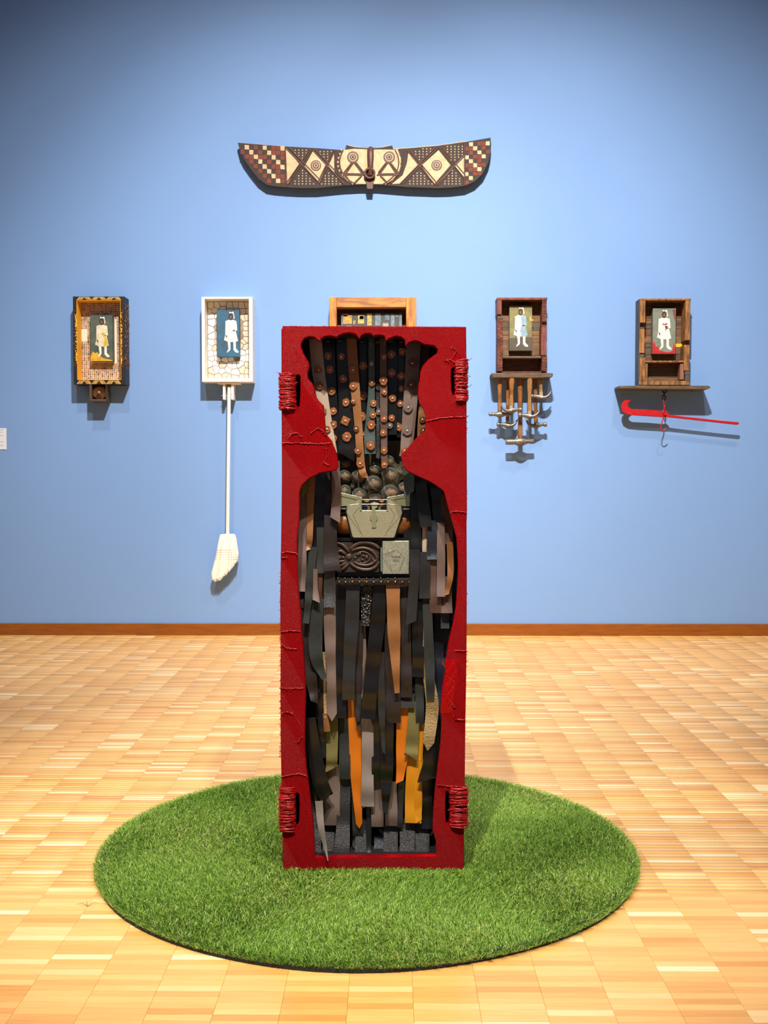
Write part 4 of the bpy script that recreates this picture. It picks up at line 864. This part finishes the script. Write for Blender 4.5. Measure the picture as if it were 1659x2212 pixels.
# small open box with a copper rosette below
fx0, fz1 = A(z1, 463, 1566, Y1); fx1, fz0 = A(z1, 730, 1822, Y1); ix0, iz1 = A(z1, 500, 1580, Y1); ix1, iz0 = A(z1, 724, 1785, Y1)
m_sb = mat('small_box_wood', (92, 72, 58), .7, var=(20, .7), rgb2=(62, 46, 36))
b = MB().box(fx0, ix0, Y1, W, fz0, zo0-.0005, .001).box(ix1, fx1, Y1, W, fz0, zo0-.0005, .001).box(ix0, ix1, Y1, W, fz0, iz0, .001).box(ix0, ix1, W-.05, W, iz0, zo0-.0005)
sbx = b.obj('rosette_box', m_sb, box1); tag(sbx, 'small open brown box under the frame')
b = MB(); cx, cz = (ix0+ix1)/2, (iz0+iz1)/2; R = (ix1-ix0)*.46
for ring_ in range(4):
    for k in range(14 + ring_*8):
        a_ = 2*math.pi*k/(14+ring_*8) + ring_*.3; rr = R*(.28 + .2*ring_); p = Vector((cx + rr*math.cos(a_), Y1 + .012 + .004*ring_, cz + rr*math.sin(a_)))
        d_ = Vector((math.cos(a_), -.7, math.sin(a_)))*.006
        b.tube([p - d_*.5, p + d_*.4, p + d_], [.0022, .0028, .0008], 5)
b.obj('copper_rosette', mat('rosette_copper', (178, 110, 62), .35, .5, var=(120, .8), rgb2=(110, 62, 34)), sbx)
MB().sphere((cx, Y1 + .010, cz), R*.3, 12, 8).obj('rosette_centre', mat('rosette_grey', (120, 110, 104), .4, .3), sbx, True)
MB().box(cx-R, cx+R, Y1+.03, W-.05, cz-R*.2, cz+R*.2).obj('rosette_stem', m_sb, sbx)
yel = [((0,.90),(0,1.0),(1.0,1.0),(.95,.975),(.75,.955),(.55,.93),(.40,.86),(.30,.80),(.22,.83),(.12,.79),(.05,.85)), (232,180,44)]
painting('portrait of a girl in cream with yellow flowers, in the black and yellow box', *[v for v in (z1(475,0)[0], z1(838,0)[0], z1(0,450)[1], z1(0,1180)[1])], W - .014, .052, (92, 96, 78), (52, 74, 74), -.10,
         [(yel[0], yel[1], 'painted_grass', .0003), ([(.73,.42),(.82,.46),(.86,.55),(.94,.66),(.82,.68),(.70,.684),(.72,.55)], (234,196,74), 'painted_dress_fold', .0009), ([(.62,.40),(.66,.36),(.70,.40),(.78,.38),(.76,.44),(.70,.47),(.64,.44)], (216,186,80), 'painted_flowers', .0012)], dress=flat('paint_cream', (244, 230, 196), var=(30, .6)))

# ---- white box with broken tile mosaic, and the broom below
def z2(x, y): return (410 + .12658*x, 620 + .12658*y)
Y2 = W - BX
m_w = mat('white_box_paint', (246, 238, 224), .5, var=(20, .5), rgb2=(236, 226, 208), bump=(50, .1))
xo0, zo1 = A(z2, 197, 170, Y2); xo1, zo0 = A(z2, 1075, 1620, Y2); xi0, zi1 = A(z2, 252, 205, Y2); xi1, zi0 = A(z2, 1012, 1560, Y2)
box2 = thing('wall_box', 'white wall box with broken tile mosaic, above the hanging broom', 'box', ((xo0+xo1)/2, W, zo0), 'shadow boxes on the blue wall')
rails(box2, m_w, xo0, xo1, zo0, zo1, xi0, xi1, zi0, zi1, Y2)
MB().box(xi0+.0004, xi1-.0004, W-.0138, W, zi0+.0004, zi1-.0004).obj('back_board', mat('dark_grout', (96, 74, 56), .8, var=(10, .9), rgb2=(176, 156, 132)), box2)
def clip(poly, p, q):      # keep the side of the bisector nearer to p
    out = []; mx, my = (p[0]+q[0])/2, (p[1]+q[1])/2; dx, dy = q[0]-p[0], q[1]-p[1]
    f = lambda v: (v[0]-mx)*dx + (v[1]-my)*dy
    for i in range(len(poly)):
        a, b_ = poly[i], poly[(i+1) % len(poly)]; fa, fb = f(a), f(b_)
        if fa <= 0: out.append(a)
        if (fa < 0) != (fb < 0) and fa != fb: t = fa/(fa-fb); out.append((a[0]+(b_[0]-a[0])*t, a[1]+(b_[1]-a[1])*t))
    return out
g = random.Random(21); sites = []
for i in range(7):
    for j in range(13): sites.append((xi0 + (i+.5+g.uniform(-.36, .36))*(xi1-xi0)/7, zi0 + (j+.5+g.uniform(-.36, .36))*(zi1-zi0)/13))
m_sh = mat('white_shard', (248, 243, 234), .35); m_pt = mat('patterned_shard', (202, 180, 156), .45, var=(60, .9), rgb2=(224, 206, 184), bump=(160, .4))
for s in sites:
    fx, fz = (s[0]-xi0)/(xi1-xi0), (zi1-s[1])/(zi1-zi0)
    if .26 < fx < .76 and .20 < fz < .72: continue
    pl = [(xi0+.001, zi0+.001), (xi1-.001, zi0+.001), (xi1-.001, zi1-.001), (xi0+.001, zi1-.001)]
    for q in sites:
        if q is not s and pl: pl = clip(pl, s, q)
    if len(pl) < 3: continue
    cx, cz = sum(p[0] for p in pl)/len(pl), sum(p[1] for p in pl)/len(pl); pl = [(cx + (p[0]-cx)*.90, cz + (p[1]-cz)*.90) for p in pl]
    pat = fz > .80 and g.random() < .5 or (.20 < fz < .62 and (fx < .27 and fx > .14 or fx > .76 and fx < .92)) or (fz > .92 and fx < .5)
    MB().poly([pl], W-.0165, W-.0136, .0006).obj('tile_shard', m_pt if pat else m_sh, box2)
sx0, sz1 = A(z2, 465, 1626, Y2+.01); sx1, sz0 = A(z2, 842, 1650, Y2+.01)
MB().box(sx0, sx1, Y2+.012, W, sz0, zo0-.0004, .001).obj('ledge', m_w, box2)
for xa, xb in ((563, 606), (703, 748)):
    a0, a1 = A(z2, xa, 1652, Y2+.03)[0], A(z2, xb, 1652, Y2+.03)[0]; zb_ = A(z2, xa, 1920, Y2+.03)[1]
    MB().box(a0, a1, Y2+.03, W, zb_, sz0-.0003, .001).obj('bracket_prong', m_w, box2)
p = U(*z2(620, 1850), Y2+.03); MB().tube([(p.x-.035, p.y+.02, p.z), (p.x+.05, p.y+.02, p.z)], .0014, 8).obj('nail', mat('nail_pale', (226, 206, 184), .4, .3), box2)
painting('portrait of a girl in white on deep blue, in the white box', z2(460,0)[0], z2(850,0)[0], z2(0,395)[1], z2(0,1190)[1], W - .014, .05, (38, 102, 134), (58, 76, 92))
# broom
Yb = Y2 + .045
pt, pb_ = U(495, 838, Yb), U(491.5, 1158, Yb)
broom = thing('broom', 'white painted broom with worn slanted bristles hanging below the white box', 'broom', (pb_.x, Yb, U(480, 1254, Yb).z))
MB().tube([pt, pt.lerp(pb_, .5), pb_], .0115, 14).obj('handle', m_w, broom, True); MB().sphere(pt, .0115, 14, 8).obj('handle_tip', m_w, broom, True)
def z4(x, y): return (430 + .08136*x, 1120 + .08136*y)
bh = [(555,430),(700,415),(860,415),(940,430),(980,560),(1015,800),(1040,950),(1020,1090),(940,1180),(820,1340),(600,1570),(480,1620),(350,1630),(318,1470),(400,1150),(450,950),(490,700),(530,520)]
m_br = mat('broom_straw_white', (250, 246, 236), .7, var=(60, .8), rgb2=(236, 224, 204), stretch=(6, 6, 1), bump=(150, .6))
MB().ppoly([z4(*p) for p in bh], Yb - .016, .034, .008).obj('bristle_head', m_br, broom)
b = MB(); g = random.Random(33); m_st = mat('broom_strand', (240, 226, 204), .7, island=[(0, (253, 250, 244)), (.7, (248, 240, 226)), (1.0, (222, 194, 156))])
for k in range(330):
    t = g.random(); x0 = 560 + 380*t; y0 = 450 + g.uniform(0, 400)
    bx, by = [(330, 1480), (360, 1640), (480, 1640), (600, 1590), (820, 1360), (940, 1200), (1020, 1110)][0], 0
    q = t*5; e = [(335,1600),(430,1650),(560,1610),(740,1450),(900,1260),(1025,1100)]; ii = min(int(q), 4); ex = e[ii][0] + (e[ii+1][0]-e[ii][0])*(q-ii) + g.uniform(-14, 14); ey = e[ii][1] + (e[ii+1][1]-e[ii][1])*(q-ii) + g.uniform(-60, 40)
    mxx = x0 + (ex-x0)*.45 + 40*(t-.3); Y_ = Yb - .017 + g.uniform(-.002, .004)
    b.tube([U(*z4(x0, y0), Y_ + .004), U(*z4(mxx, (y0+ey)/2), Y_), U(*z4(ex, ey), Y_ + .003)], [.0012, .0014, .0008], 4)
tag(b.obj('bristles', m_st, broom), 'loose straw bristles', kind='stuff')
for k in range(5):
    yy = 835 + k*62; xl_, xr_ = 487 - k*14, 1018 + k*7 if k < 3 else 1036
    b = MB(); n_ = 15
    for q in range(n_):
        xa = xl_ + (xr_-xl_)*q/n_; xb = xl_ + (xr_-xl_)*(q+.7)/n_; b.tube([U(*z4(xa, yy), Yb - .0175), U(*z4(xb, yy+4), Yb - .0175)], .0013, 5)
    b.obj('stitch_row', mat('broom_stitch', (150, 134, 116), .7), broom)

# ---- central honey coloured box mostly behind the red box
def z7(x, y): return (690 + .13864*x, 620 + .13864*y)
Y3 = W - .13
xo0, zo1 = A(z7, 155, 155, Y3); xo1, _ = A(z7, 1510, 155, Y3); xi0, zi1 = A(z7, 268, 318, Y3); xi1, _ = A(z7, 1350, 318, Y3); zo0 = zo1 - .74; zi0 = zo0 + .05
box3 = thing('wall_box', 'honey coloured wooden wall box with a patchwork panel, partly behind the red box', 'box', ((xo0+xo1)/2, W, zo0), 'shadow boxes on the blue wall')
m_hw = mat('honey_wood', (206, 138, 58), .5, var=(6, .9), rgb2=(150, 88, 40), stretch=(5, 4, 1), bump=(60, .3)); m_hw2 = mat('honey_wood_top', (196, 132, 62), .5, var=(6, .9), rgb2=(128, 76, 42), stretch=(1, 4, 5), bump=(60, .4))
MB().box(xo0, xi0-.0004, Y3, W, zo0, zo1, .003).obj('side_rail', m_hw, box3); MB().box(xi1+.0004, xo1, Y3, W, zo0, zo1-.002, .003).obj('side_rail', m_hw, box3)
MB().box(xi0, xi1, Y3+.002, W, zi1, zo1-.001, .003).obj('top_rail', m_hw2, box3); MB().box(xi0, xi1, Y3+.002, W, zo0, zi0, .003).obj('bottom_rail', m_hw2, box3)
MB().box(xi0, xi1, W-.014, W, zi0, zi1).obj('back_board', m_wood, box3)
for x, y in ((197,310),(1376,470),(1470,465)):
    c = U(*z7(x, y), Y3); MB().lathe((c.x, Y3 - .0012, c.z), [(0, .002), (.0008, .003), (.0016, .003)], 'y', 10).obj('nail_head', m_riv, box3)
Yq = Y3 + .055; qx0, qz1 = A(z7, 335, 412, Yq); qx1, _ = A(z7, 1285, 412, Yq)
quilt = MB().box(qx0, qx1, Yq, W-.014, zi0+.06, qz1, .003).obj('patchwork_panel', mat('quilt_grey', (84, 84, 82), .8, var=(40, .7), bump=(160, .4)), box3); tag(quilt, 'grey panel with coloured patches')
rq = random.Random(77)
QC = {'g': (206,160,78), 'y': (204,180,98), 't': (124,140,146), 'd': (62,62,62), 'p': (170,156,144), 'b': (110,128,140)}
for x0_, x1_, y0_, y1_, k in [(368,505,440,575,'g'),(360,440,418,460,'p'),(528,562,522,580,'g'),(600,695,440,570,'y'),(625,690,450,500,'g'),(745,815,412,600,'y'),(868,955,412,600,'t'),(985,1075,560,640,'p'),(1020,1090,420,515,'b'),(1115,1170,412,640,'t'),(1245,1285,412,700,'t'),(340,365,470,640,'b'),(1180,1230,430,465,'t'),(420,500,600,760,'t'),(560,700,620,760,'p'),(830,940,640,900,'g'),(960,1080,700,900,'y'),(1110,1230,700,860,'b'),(380,520,800,960,'y'),(560,780,800,980,'t')] + [(350+x*118+rq.randint(0,20), 440+x*118+rq.randint(0,20), 1010+y*125+rq.randint(0,30), 1090+y*125+rq.randint(0,40), rq.choice('gytdpb')) for x in range(8) for y in range(6) if x*118 < 840]:
    MB().pbox(z7(x0_,0)[0], z7(x1_,0)[0], z7(0,y0_)[1], z7(0,y1_)[1], Yq-.0012, .002, .0004).obj('patch', mat('patch_'+k, QC[k], .8, var=(60, .8), bump=(200, .3)), quilt)

# ---- red brown box with shelf and hammers
def z8(x, y): return (1040 + .17176*x, 620 + .17176*y)
Y4 = W - BX
m_rb = mat('red_brown_wood', (134, 66, 44), .55, var=(9, .8), rgb2=(80, 38, 28), stretch=(4, 4, 1), bump=(70, .5)); m_rc = mat('red_brown_carved', (126, 66, 46), .6, var=(20, .8), rgb2=(74, 36, 28), bump=(130, 1.0), voro=True, dist=.008)
xo0, zo1 = A(z8, 195, 132, Y4); xo1, zo0 = A(z8, 824, 1078, Y4); xi0, zi1 = A(z8, 262, 162, Y4); xi1, zi0 = A(z8, 757, 1062, Y4)
box4 = thing('wall_box', 'red brown carved wooden wall box above the hammers', 'box', ((xo0+xo1)/2, W, zo0), 'shadow boxes on the blue wall')
def zz(z, y, Y): return U(*z(500, y), Y).z
def xx_(z, x, Y): return U(*z(x, 500), Y).x
MB().box(xo0, xo1, Y4, W, zi1, zo1, .002).obj('top_rail', m_rb, box4); MB().box(xi0, xi1, Y4+.001, W, zo0, zi0, .001).obj('bottom_rail', m_rb, box4)
def piece(z, xa, xb, ya, yb, Y, m, root, nm='rail_block', back=None, c=.002):
    a, b_ = U(*z(xa, ya), Y), U(*z(xb, yb), Y); return MB().box(a.x, b_.x, Y, W if back is None else back, b_.z, a.z, c).obj(nm, m, root)
piece(z8, 197, 255, 163, 345, Y4, m_rb, box4); piece(z8, 202, 262, 346, 398, Y4+.012, m_wood3, box4); piece(z8, 204, 266, 399, 1060, Y4, m_rc, box4)
piece(z8, 764, 820, 163, 440, Y4, m_rc, box4); piece(z8, 757, 822, 441, 500, Y4+.02, m_rb, box4); piece(z8, 753, 818, 501, 858, Y4, m_rb, box4); piece(z8, 760, 824, 859, 882, Y4+.006, m_wood3, box4); piece(z8, 762, 826, 883, 1060, Y4, m_rc, box4)
for i, (ya, yb) in enumerate(((170,330),(332,443),(446,545),(548,608),(611,702),(705,860),(863,1060))):
    piece(z8, 258, 760, ya, yb, W-.016 - (i % 3)*.001, (m_wood, m_wood2, m_wood3, m_wood2, m_wood2, m_wood2, m_wood)[i], box4, 'back_plank', W, .001)
piece(z8, 268, 754, 868, 896, Y4+.012, m_wood3, box4, 'shelf', W-.018, .0015)
Y4l = W - .155
led = MB().ppoly([z8(*p) for p in [(132,1084),(200,1079),(500,1082),(800,1080),(895,1084),(902,1100),(895,1125),(870,1142),(600,1146),(300,1142),(150,1140),(130,1110)]], Y4l, .155, .004).obj('ledge', m_wood3, box4)
painting('portrait of a girl in white and pale blue, in the red brown box', z8(352,0)[0], z8(636,0)[0], z8(0,236)[1], z8(0,800)[1], W - .018, .05, (132, 128, 72), (104, 92, 66), -.13,
         [([(0,.72),(1,.70),(1,1),(0,1)], (86, 74, 60), 'painted_ground', .0003), ([(.62,.215),(.705,.207),(.86,.232),(.885,.33),(.90,.435),(.83,.44),(.935,.66),(.82,.68),(.66,.684),(.60,.55),(.68,.40)], (150,178,190), 'painted_dress_blue', .0009), ([(.88,.30),(.92,.22),(.96,.22),(.96,.30),(1.05,.30),(1.05,.33),(.90,.34)], (206,172,60), 'painted_hammer', .0004), ([(.21,.24),(.32,.24),(.32,.27),(.28,.27),(.28,.36),(.25,.36),(.25,.27),(.21,.27)], (206,172,60), 'painted_hammer', .0004)])  # right half of the dress is painted pale blue
m_hh = [mat('hammer_handle_%d' % i, c, .45, var=(12, .8), rgb2=tuple(v*.62 for v in c), stretch=(4, 4, 1)) for i, c in enumerate(((164,104,46), (148,90,38), (170,116,58)))]
m_hr = mat('handle_carving', (196, 150, 86), .6, var=(50, .7)); m_irn = mat('hammer_steel', (140, 130, 118), .46, .6, var=(40, .8), rgb2=(98, 88, 78), bump=(90, .2)); m_irl = mat('hammer_steel_bright', (176, 172, 162), .4, .6)
def hammer(label, hx0, hx1, yt, yh, d, style, flip, cut0, cut1, hm, thick=24):
    Y = W - d; k = .17176*W/FPX
    top, hd = U(*z8(hx0, 1146), Y), U(*z8(hx1, yh), Y)
    root = thing('hammer', label, 'hammer', (hd.x, Y, hd.z), 'hammers hanging under the ledge')
    n = 16; P = [top.lerp(hd, i/(n-1)) for i in range(n)]; Lh = top.z - hd.z
    rr = [thick*k*(.98 + .14*math.sin(2.6*math.pi*i/(n-1) + .6) - .18*(i/(n-1))) for i in range(n)]
    MB().tube(P, rr, 12, flat=.7).obj('handle', hm, root, True)
    b = MB(); q0, q1 = cut0, cut1; m_ = max(2, int(Lh*(q1-q0)/.0065))
    for i in range(m_):
        t = q0 + (q1-q0)*(i+.5)/m_; p = top.lerp(hd, t); r_ = rr[min(n-1, int(t*(n-1)))]
        for j in range(5):
            a = (j-2)*.36 + (.18 if i % 2 else 0); b.sphere((p.x + r_*1.02*math.sin(a), p.y - r_*.72*math.cos(a), p.z), .0022, 6, 4, (1.1, .8, 1))
    tag(b.obj('handle_carving', m_hr, root), None, kind='stuff')
    s = -1 if flip else 1; c = hd
    G = 1.18
    def pt(dx, dz, dy=0): return Vector((c.x + s*dx*G, c.y + dy*G, c.z + dz*G))
    if style == 'claw':       # poll towards +s, claw towards -s curling up
        MB().box(c.x-.011, c.x+.011, Y-.011, Y+.011, c.z-.006, c.z+.022, .002).obj('socket', m_irl, root)
        b = MB().tube([pt(-.008, -.010), pt(.014, -.006), pt(.030, -.003), pt(.040, -.003)], [.019, .017, .012, .010], 12); b.tube([pt(.040, -.003), pt(.046, -.003), pt(.058, -.003), pt(.061, -.003)], [.010, .0145, .0145, .012], 14); b.obj('head', m_irn, root, True)
        cl = MB()
        for dy in (-.008, .008): cl.tube(catmull([pt(.004, -.011, dy*.5), pt(-.022, -.010, dy), pt(-.044, .004, dy*1.1), pt(-.056, .026, dy*1.2)], 10), [.014, .0135, .0125, .0115, .010, .009, .0075, .006, .0045, .002], 8)
        cl.obj('claw', m_irn, root, True)
    elif style == 'ball':
        b = MB().tube([pt(-.062, 0), pt(-.058, 0), pt(-.048, 0), pt(-.044, 0)], [.009, .0135, .0135, .010], 14); b.tube([pt(-.046, 0), pt(-.026, -.001), pt(-.006, -.001), pt(.014, -.001), pt(.034, 0), pt(.042, 0)], [.010, .012, .022, .017, .011, .010], 14); b.sphere(pt(.050, 0), .0135, 14, 10); b.obj('head', m_irn, root, True)
        MB().box(c.x-.010, c.x+.010, Y-.012, Y+.010, c.z+.008, c.z+.026, .002).obj('socket', m_irn, root)
    else:
        MB().tube([pt(-.082, 0), pt(-.079, 0), pt(-.042, 0), pt(-.036, .001), pt(-.010, 0), pt(.008, 0), pt(.026, .001), pt(.040, .003), pt(.074, .005), pt(.077, .005)], [.016, .019, .019, .017, .028, .028, .020, .014, .014, .011], 16).obj('head', m_irn, root, True)
        MB().tube([pt(0, .012), pt(0, .036)], .0145, 12).obj('socket', hm, root, True)
hammer('short hammer with small ball end head, leftmost under the carved ledge', 230, 232, 0, 1600, .104, 'ball', False, .70, .92, m_hh[0], 27)
hammer('claw hammer hung behind the leftmost two hammers, claw to the right', 330, 328, 0, 1722, .070, 'claw', True, .45, .6, m_hh[1], 24)
hammer('claw hammer with bright socket, claw to the left, second from left', 382, 372, 0, 1535, .140, 'claw', False, .55, .88, m_hh[0], 30)
hammer('longest hammer with heavy straight head, lowest of the hanging hammers', 486, 488, 0, 1948, .092, 'sledge', False, .76, .90, m_hh[1], 31)
hammer('claw hammer with densely notched handle, claw to the right, right of the longest hammer', 606, 602, 0, 1605, .140, 'claw', True, .08, .84, m_hh[2], 29)
hammer('claw hammer hung further back with claw to the left, right of the longest hammer', 676, 686, 0, 1722, .075, 'claw', False, .30, .52, m_hh[1], 26)
hammer('shortest hammer with claw to the right, rightmost under the carved ledge', 744, 748, 0, 1368, .104, 'claw', True, .10, .55, m_hh[2], 26)

# ---- weathered brown box with the red lever hook
def z9(x, y): return (1320 + .18083*x, 620 + .18083*y)
Y5 = W - BX
m_st = mat('stencilled_wood', (172, 116, 56), .6, var=(9, .9), rgb2=(84, 54, 30), stretch=(5, 4, 1.2), bump=(70, .5)); m_sg = mat('weathered_side', (92, 84, 80), .7, var=(9, .8), rgb2=(66, 56, 50), stretch=(5, 4, 1), bump=(70, .4))
xo0, zo1 = A(z9, 345, 136, Y5); xo1, zo0 = A(z9, 945, 1172, Y5); xi0, zi1 = A(z9, 412, 160, Y5); xi1, zi0 = A(z9, 890, 1120, Y5)
box5 = thing('wall_box', 'weathered brown wooden wall box above the red lever hook, rightmost of the five boxes', 'box', ((xo0+xo1)/2, W, zo0), 'shadow boxes on the blue wall')
MB().box(xo0, xo1, Y5, W, zi1, zo1, .002).obj('top_rail', m_st, box5); MB().box(xo0, xo1, Y5+.001, W, zo0, zi0, .002).obj('bottom_rail', m_st, box5)
piece(z9, 347, 410, 161, 425, Y5, m_st, box5); piece(z9, 347, 398, 426, 500, Y5+.03, m_wood, box5); piece(z9, 340, 400, 501, 790, Y5+.004, m_st, box5); piece(z9, 346, 398, 791, 842, Y5+.012, m_sg, box5); piece(z9, 346, 408, 843, 1119, Y5, m_st, box5)
piece(z9, 890, 945, 161, 635, Y5-.004, m_st, box5); piece(z9, 884, 938, 636, 690, Y5+.03, m_wood, box5); piece(z9, 876, 936, 691, 1000, Y5, m_st, box5); piece(z9, 882, 944, 1001, 1050, Y5+.004, m_sg, box5); piece(z9, 890, 944, 1051, 1119, Y5, m_sg, box5)
MB().box(xo0-.001, xo0+.004, Y5+.008, W, zo0+.002, zo1-.002).obj('side_board', m_sg, box5)
for i, (ya, yb) in enumerate(((165,300),(302,372),(374,440),(442,500),(502,585),(587,668),(670,724),(726,800),(802,880),(882,960),(962,1080),(1082,1119))):
    piece(z9, 400, 886, ya, yb, W-.016-(i % 3)*.001, (m_wood, m_wood, m_wood2, m_wood3, m_wood, m_wood2, m_wood, m_wood3, m_wood, m_wood, m_wood3, m_wood2)[i], box5, 'back_plank', W, .001)
piece(z9, 770, 850, 675, 720, W-.0205, m_yl, box5, 'painted_tag', W-.016, .0005); piece(z9, 420, 485, 678, 720, W-.0205, m_sg, box5, 'painted_tag', W-.016, .0005)
piece(z9, 410, 872, 880, 900, Y5+.012, m_st, box5, 'shelf', W-.018, .0015); piece(z9, 410, 436, 903, 1119, Y5+.02, m_st, box5, 'shelf_support', W-.018, .001); piece(z9, 826, 874, 912, 1110, Y5+.02, mat('pinkish_wood', (150, 100, 80), .6, var=(12, .7)), box5, 'shelf_support', W-.03, .004)
MB().ppoly([z9(*p) for p in [(104,1180),(300,1177),(700,1180),(1100,1178),(1165,1178),(1186,1190),(1184,1206),(1140,1226),(800,1222),(400,1218),(160,1214),(100,1208)]], W-.16, .16, .003).obj('ledge', m_wood3, box5)
painting('portrait of a girl with a red axe above red flames, in the weathered brown box', z9(500,0)[0], z9(770,0)[0], z9(0,255)[1], z9(0,796)[1], W - .018, .05, (126, 128, 112), (104, 112, 100), -.13,
         [([(0,.68),(.04,.78),(.10,.74),(.14,.86),(.24,.82),(.30,.93),(.5,.955),(.72,.97),(.86,.94),(.92,.72),(.96,.86),(1,.78),(1,1),(0,1)][::-1], (196,22,24), 'painted_flames', .0003), ([(.86,.04),(.96,.02),(.99,.30),(.93,.22)], (140,52,48), 'painted_streak', .0003),
          ([(.55,.325),(.65,.345),(.75,.315),(.76,.36),(.68,.365),(.69,.42),(.65,.42),(.65,.365),(.56,.37)], (200,50,36), 'painted_axe', .0012), ([(.68,.40),(.76,.38),(.78,.44),(.72,.46),(.71,.50),(.69,.50)], (72,48,38), 'painted_hand', .0013)])
# lever hook hanging on a chain
m_rl = mat('red_lever_paint', (190, 16, 26), .42, var=(40, .8), rgb2=(164, 12, 20), bump=(160, .25)); m_ch = mat('rusty_chain', (58, 42, 38), .55, .5, bump=(120, .4))
Yh = W - .085
lv = [(238,1362),(228,1350),(205,1341),(165,1350),(132,1390),(122,1440),(140,1490),(200,1525),(300,1535),(600,1553),(640,1558),(680,1556),(840,1572),(1000,1590),(1250,1618),(1500,1646),(1525,1640),(1531,1615),(1300,1594),(1100,1572),(900,1550),(695,1526),(680,1495),(660,1482),(640,1480),(600,1480),(420,1465),(250,1458),(218,1440),(203,1405),(215,1378)]
c = U(*z9(640, 1520), Yh)
lev = thing('lever_hook', 'bright red iron lever with hooked end hanging under the rightmost wall box', 'hook', (c.x, Yh, c.z))
MB().ppoly([z9(*p) for p in lv], Yh - .006, .012, .003).obj('lever_bar', m_rl, lev)
def link(cx, cy, rx, ry, Y, turn, m, rad=.0028):
    p = U(*z9(cx, cy), Y); k = .18083*W/FPX; P = []
    for i in range(20):
        a = 2*math.pi*i/20; u_ = rx*k*math.cos(a); P.append((p.x + u_*math.cos(turn), p.y + u_*math.sin(turn), p.z + ry*k*math.sin(a)))
    return MB().tube(P, rad, 7, closed=True).obj('chain_link', m, lev, True)
link(636, 1238, 26, 26, Yh, .2, m_ch, .0042); link(634, 1280, 20, 30, Yh, 1.2, m_ch, .0034); link(632, 1320, 22, 30, Yh, .3, m_ch, .0034); link(634, 1356, 20, 24, Yh, .9, mat('chain_copper', (150, 96, 78), .5, .4), .0022); link(636, 1400, 14, 34, Yh, .4, m_rl, .0026); link(640, 1448, 18, 40, Yh, 1.2, m_rl, .0030); link(634, 1500, 22, 36, Yh - .006, .5, m_rl, .0030)
MB().tube(catmull([U(*z9(*p), Yh - .014) for p in [(640,1480),(618,1510),(622,1560),(612,1600),(598,1650),(595,1690),(615,1712),(645,1702),(662,1682)]], 30), .0034, 8).obj('dangling_hook', m_rl, lev, True)
MB().lathe((c.x - .0005, Yh - .016, c.z), [(0, .006), (.002, .009), (.012, .009)], 'y', 14).obj('pivot', m_rl, lev, True)

# ---- wall label at the left edge
a, b_ = U(-36, 925, W - .004), U(14, 971, W - .004)
lab = thing('wall_label', 'white printed wall label at the left edge of the blue wall', 'label', ((a.x+b_.x)/2, W, b_.z))
MB().box(a.x, b_.x, W - .004, W, b_.z, a.z, .0004).obj('card', mat('label_card', (226, 228, 232), .6), lab)
t = MB()
for i, (yy, xe) in enumerate(((928.5, 8), (933.8, 6), (941.2, 8), (954.5, 8), (962.3, 8))):
    p, q = U(-30, yy - .45, W - .0042), U(xe, yy + .45, W - .0042); t.box(p.x, q.x, W - .0043, W - .0039, q.z, p.z)
t.obj('text_lines', mat('label_ink', (150, 154, 164), .7), lab)
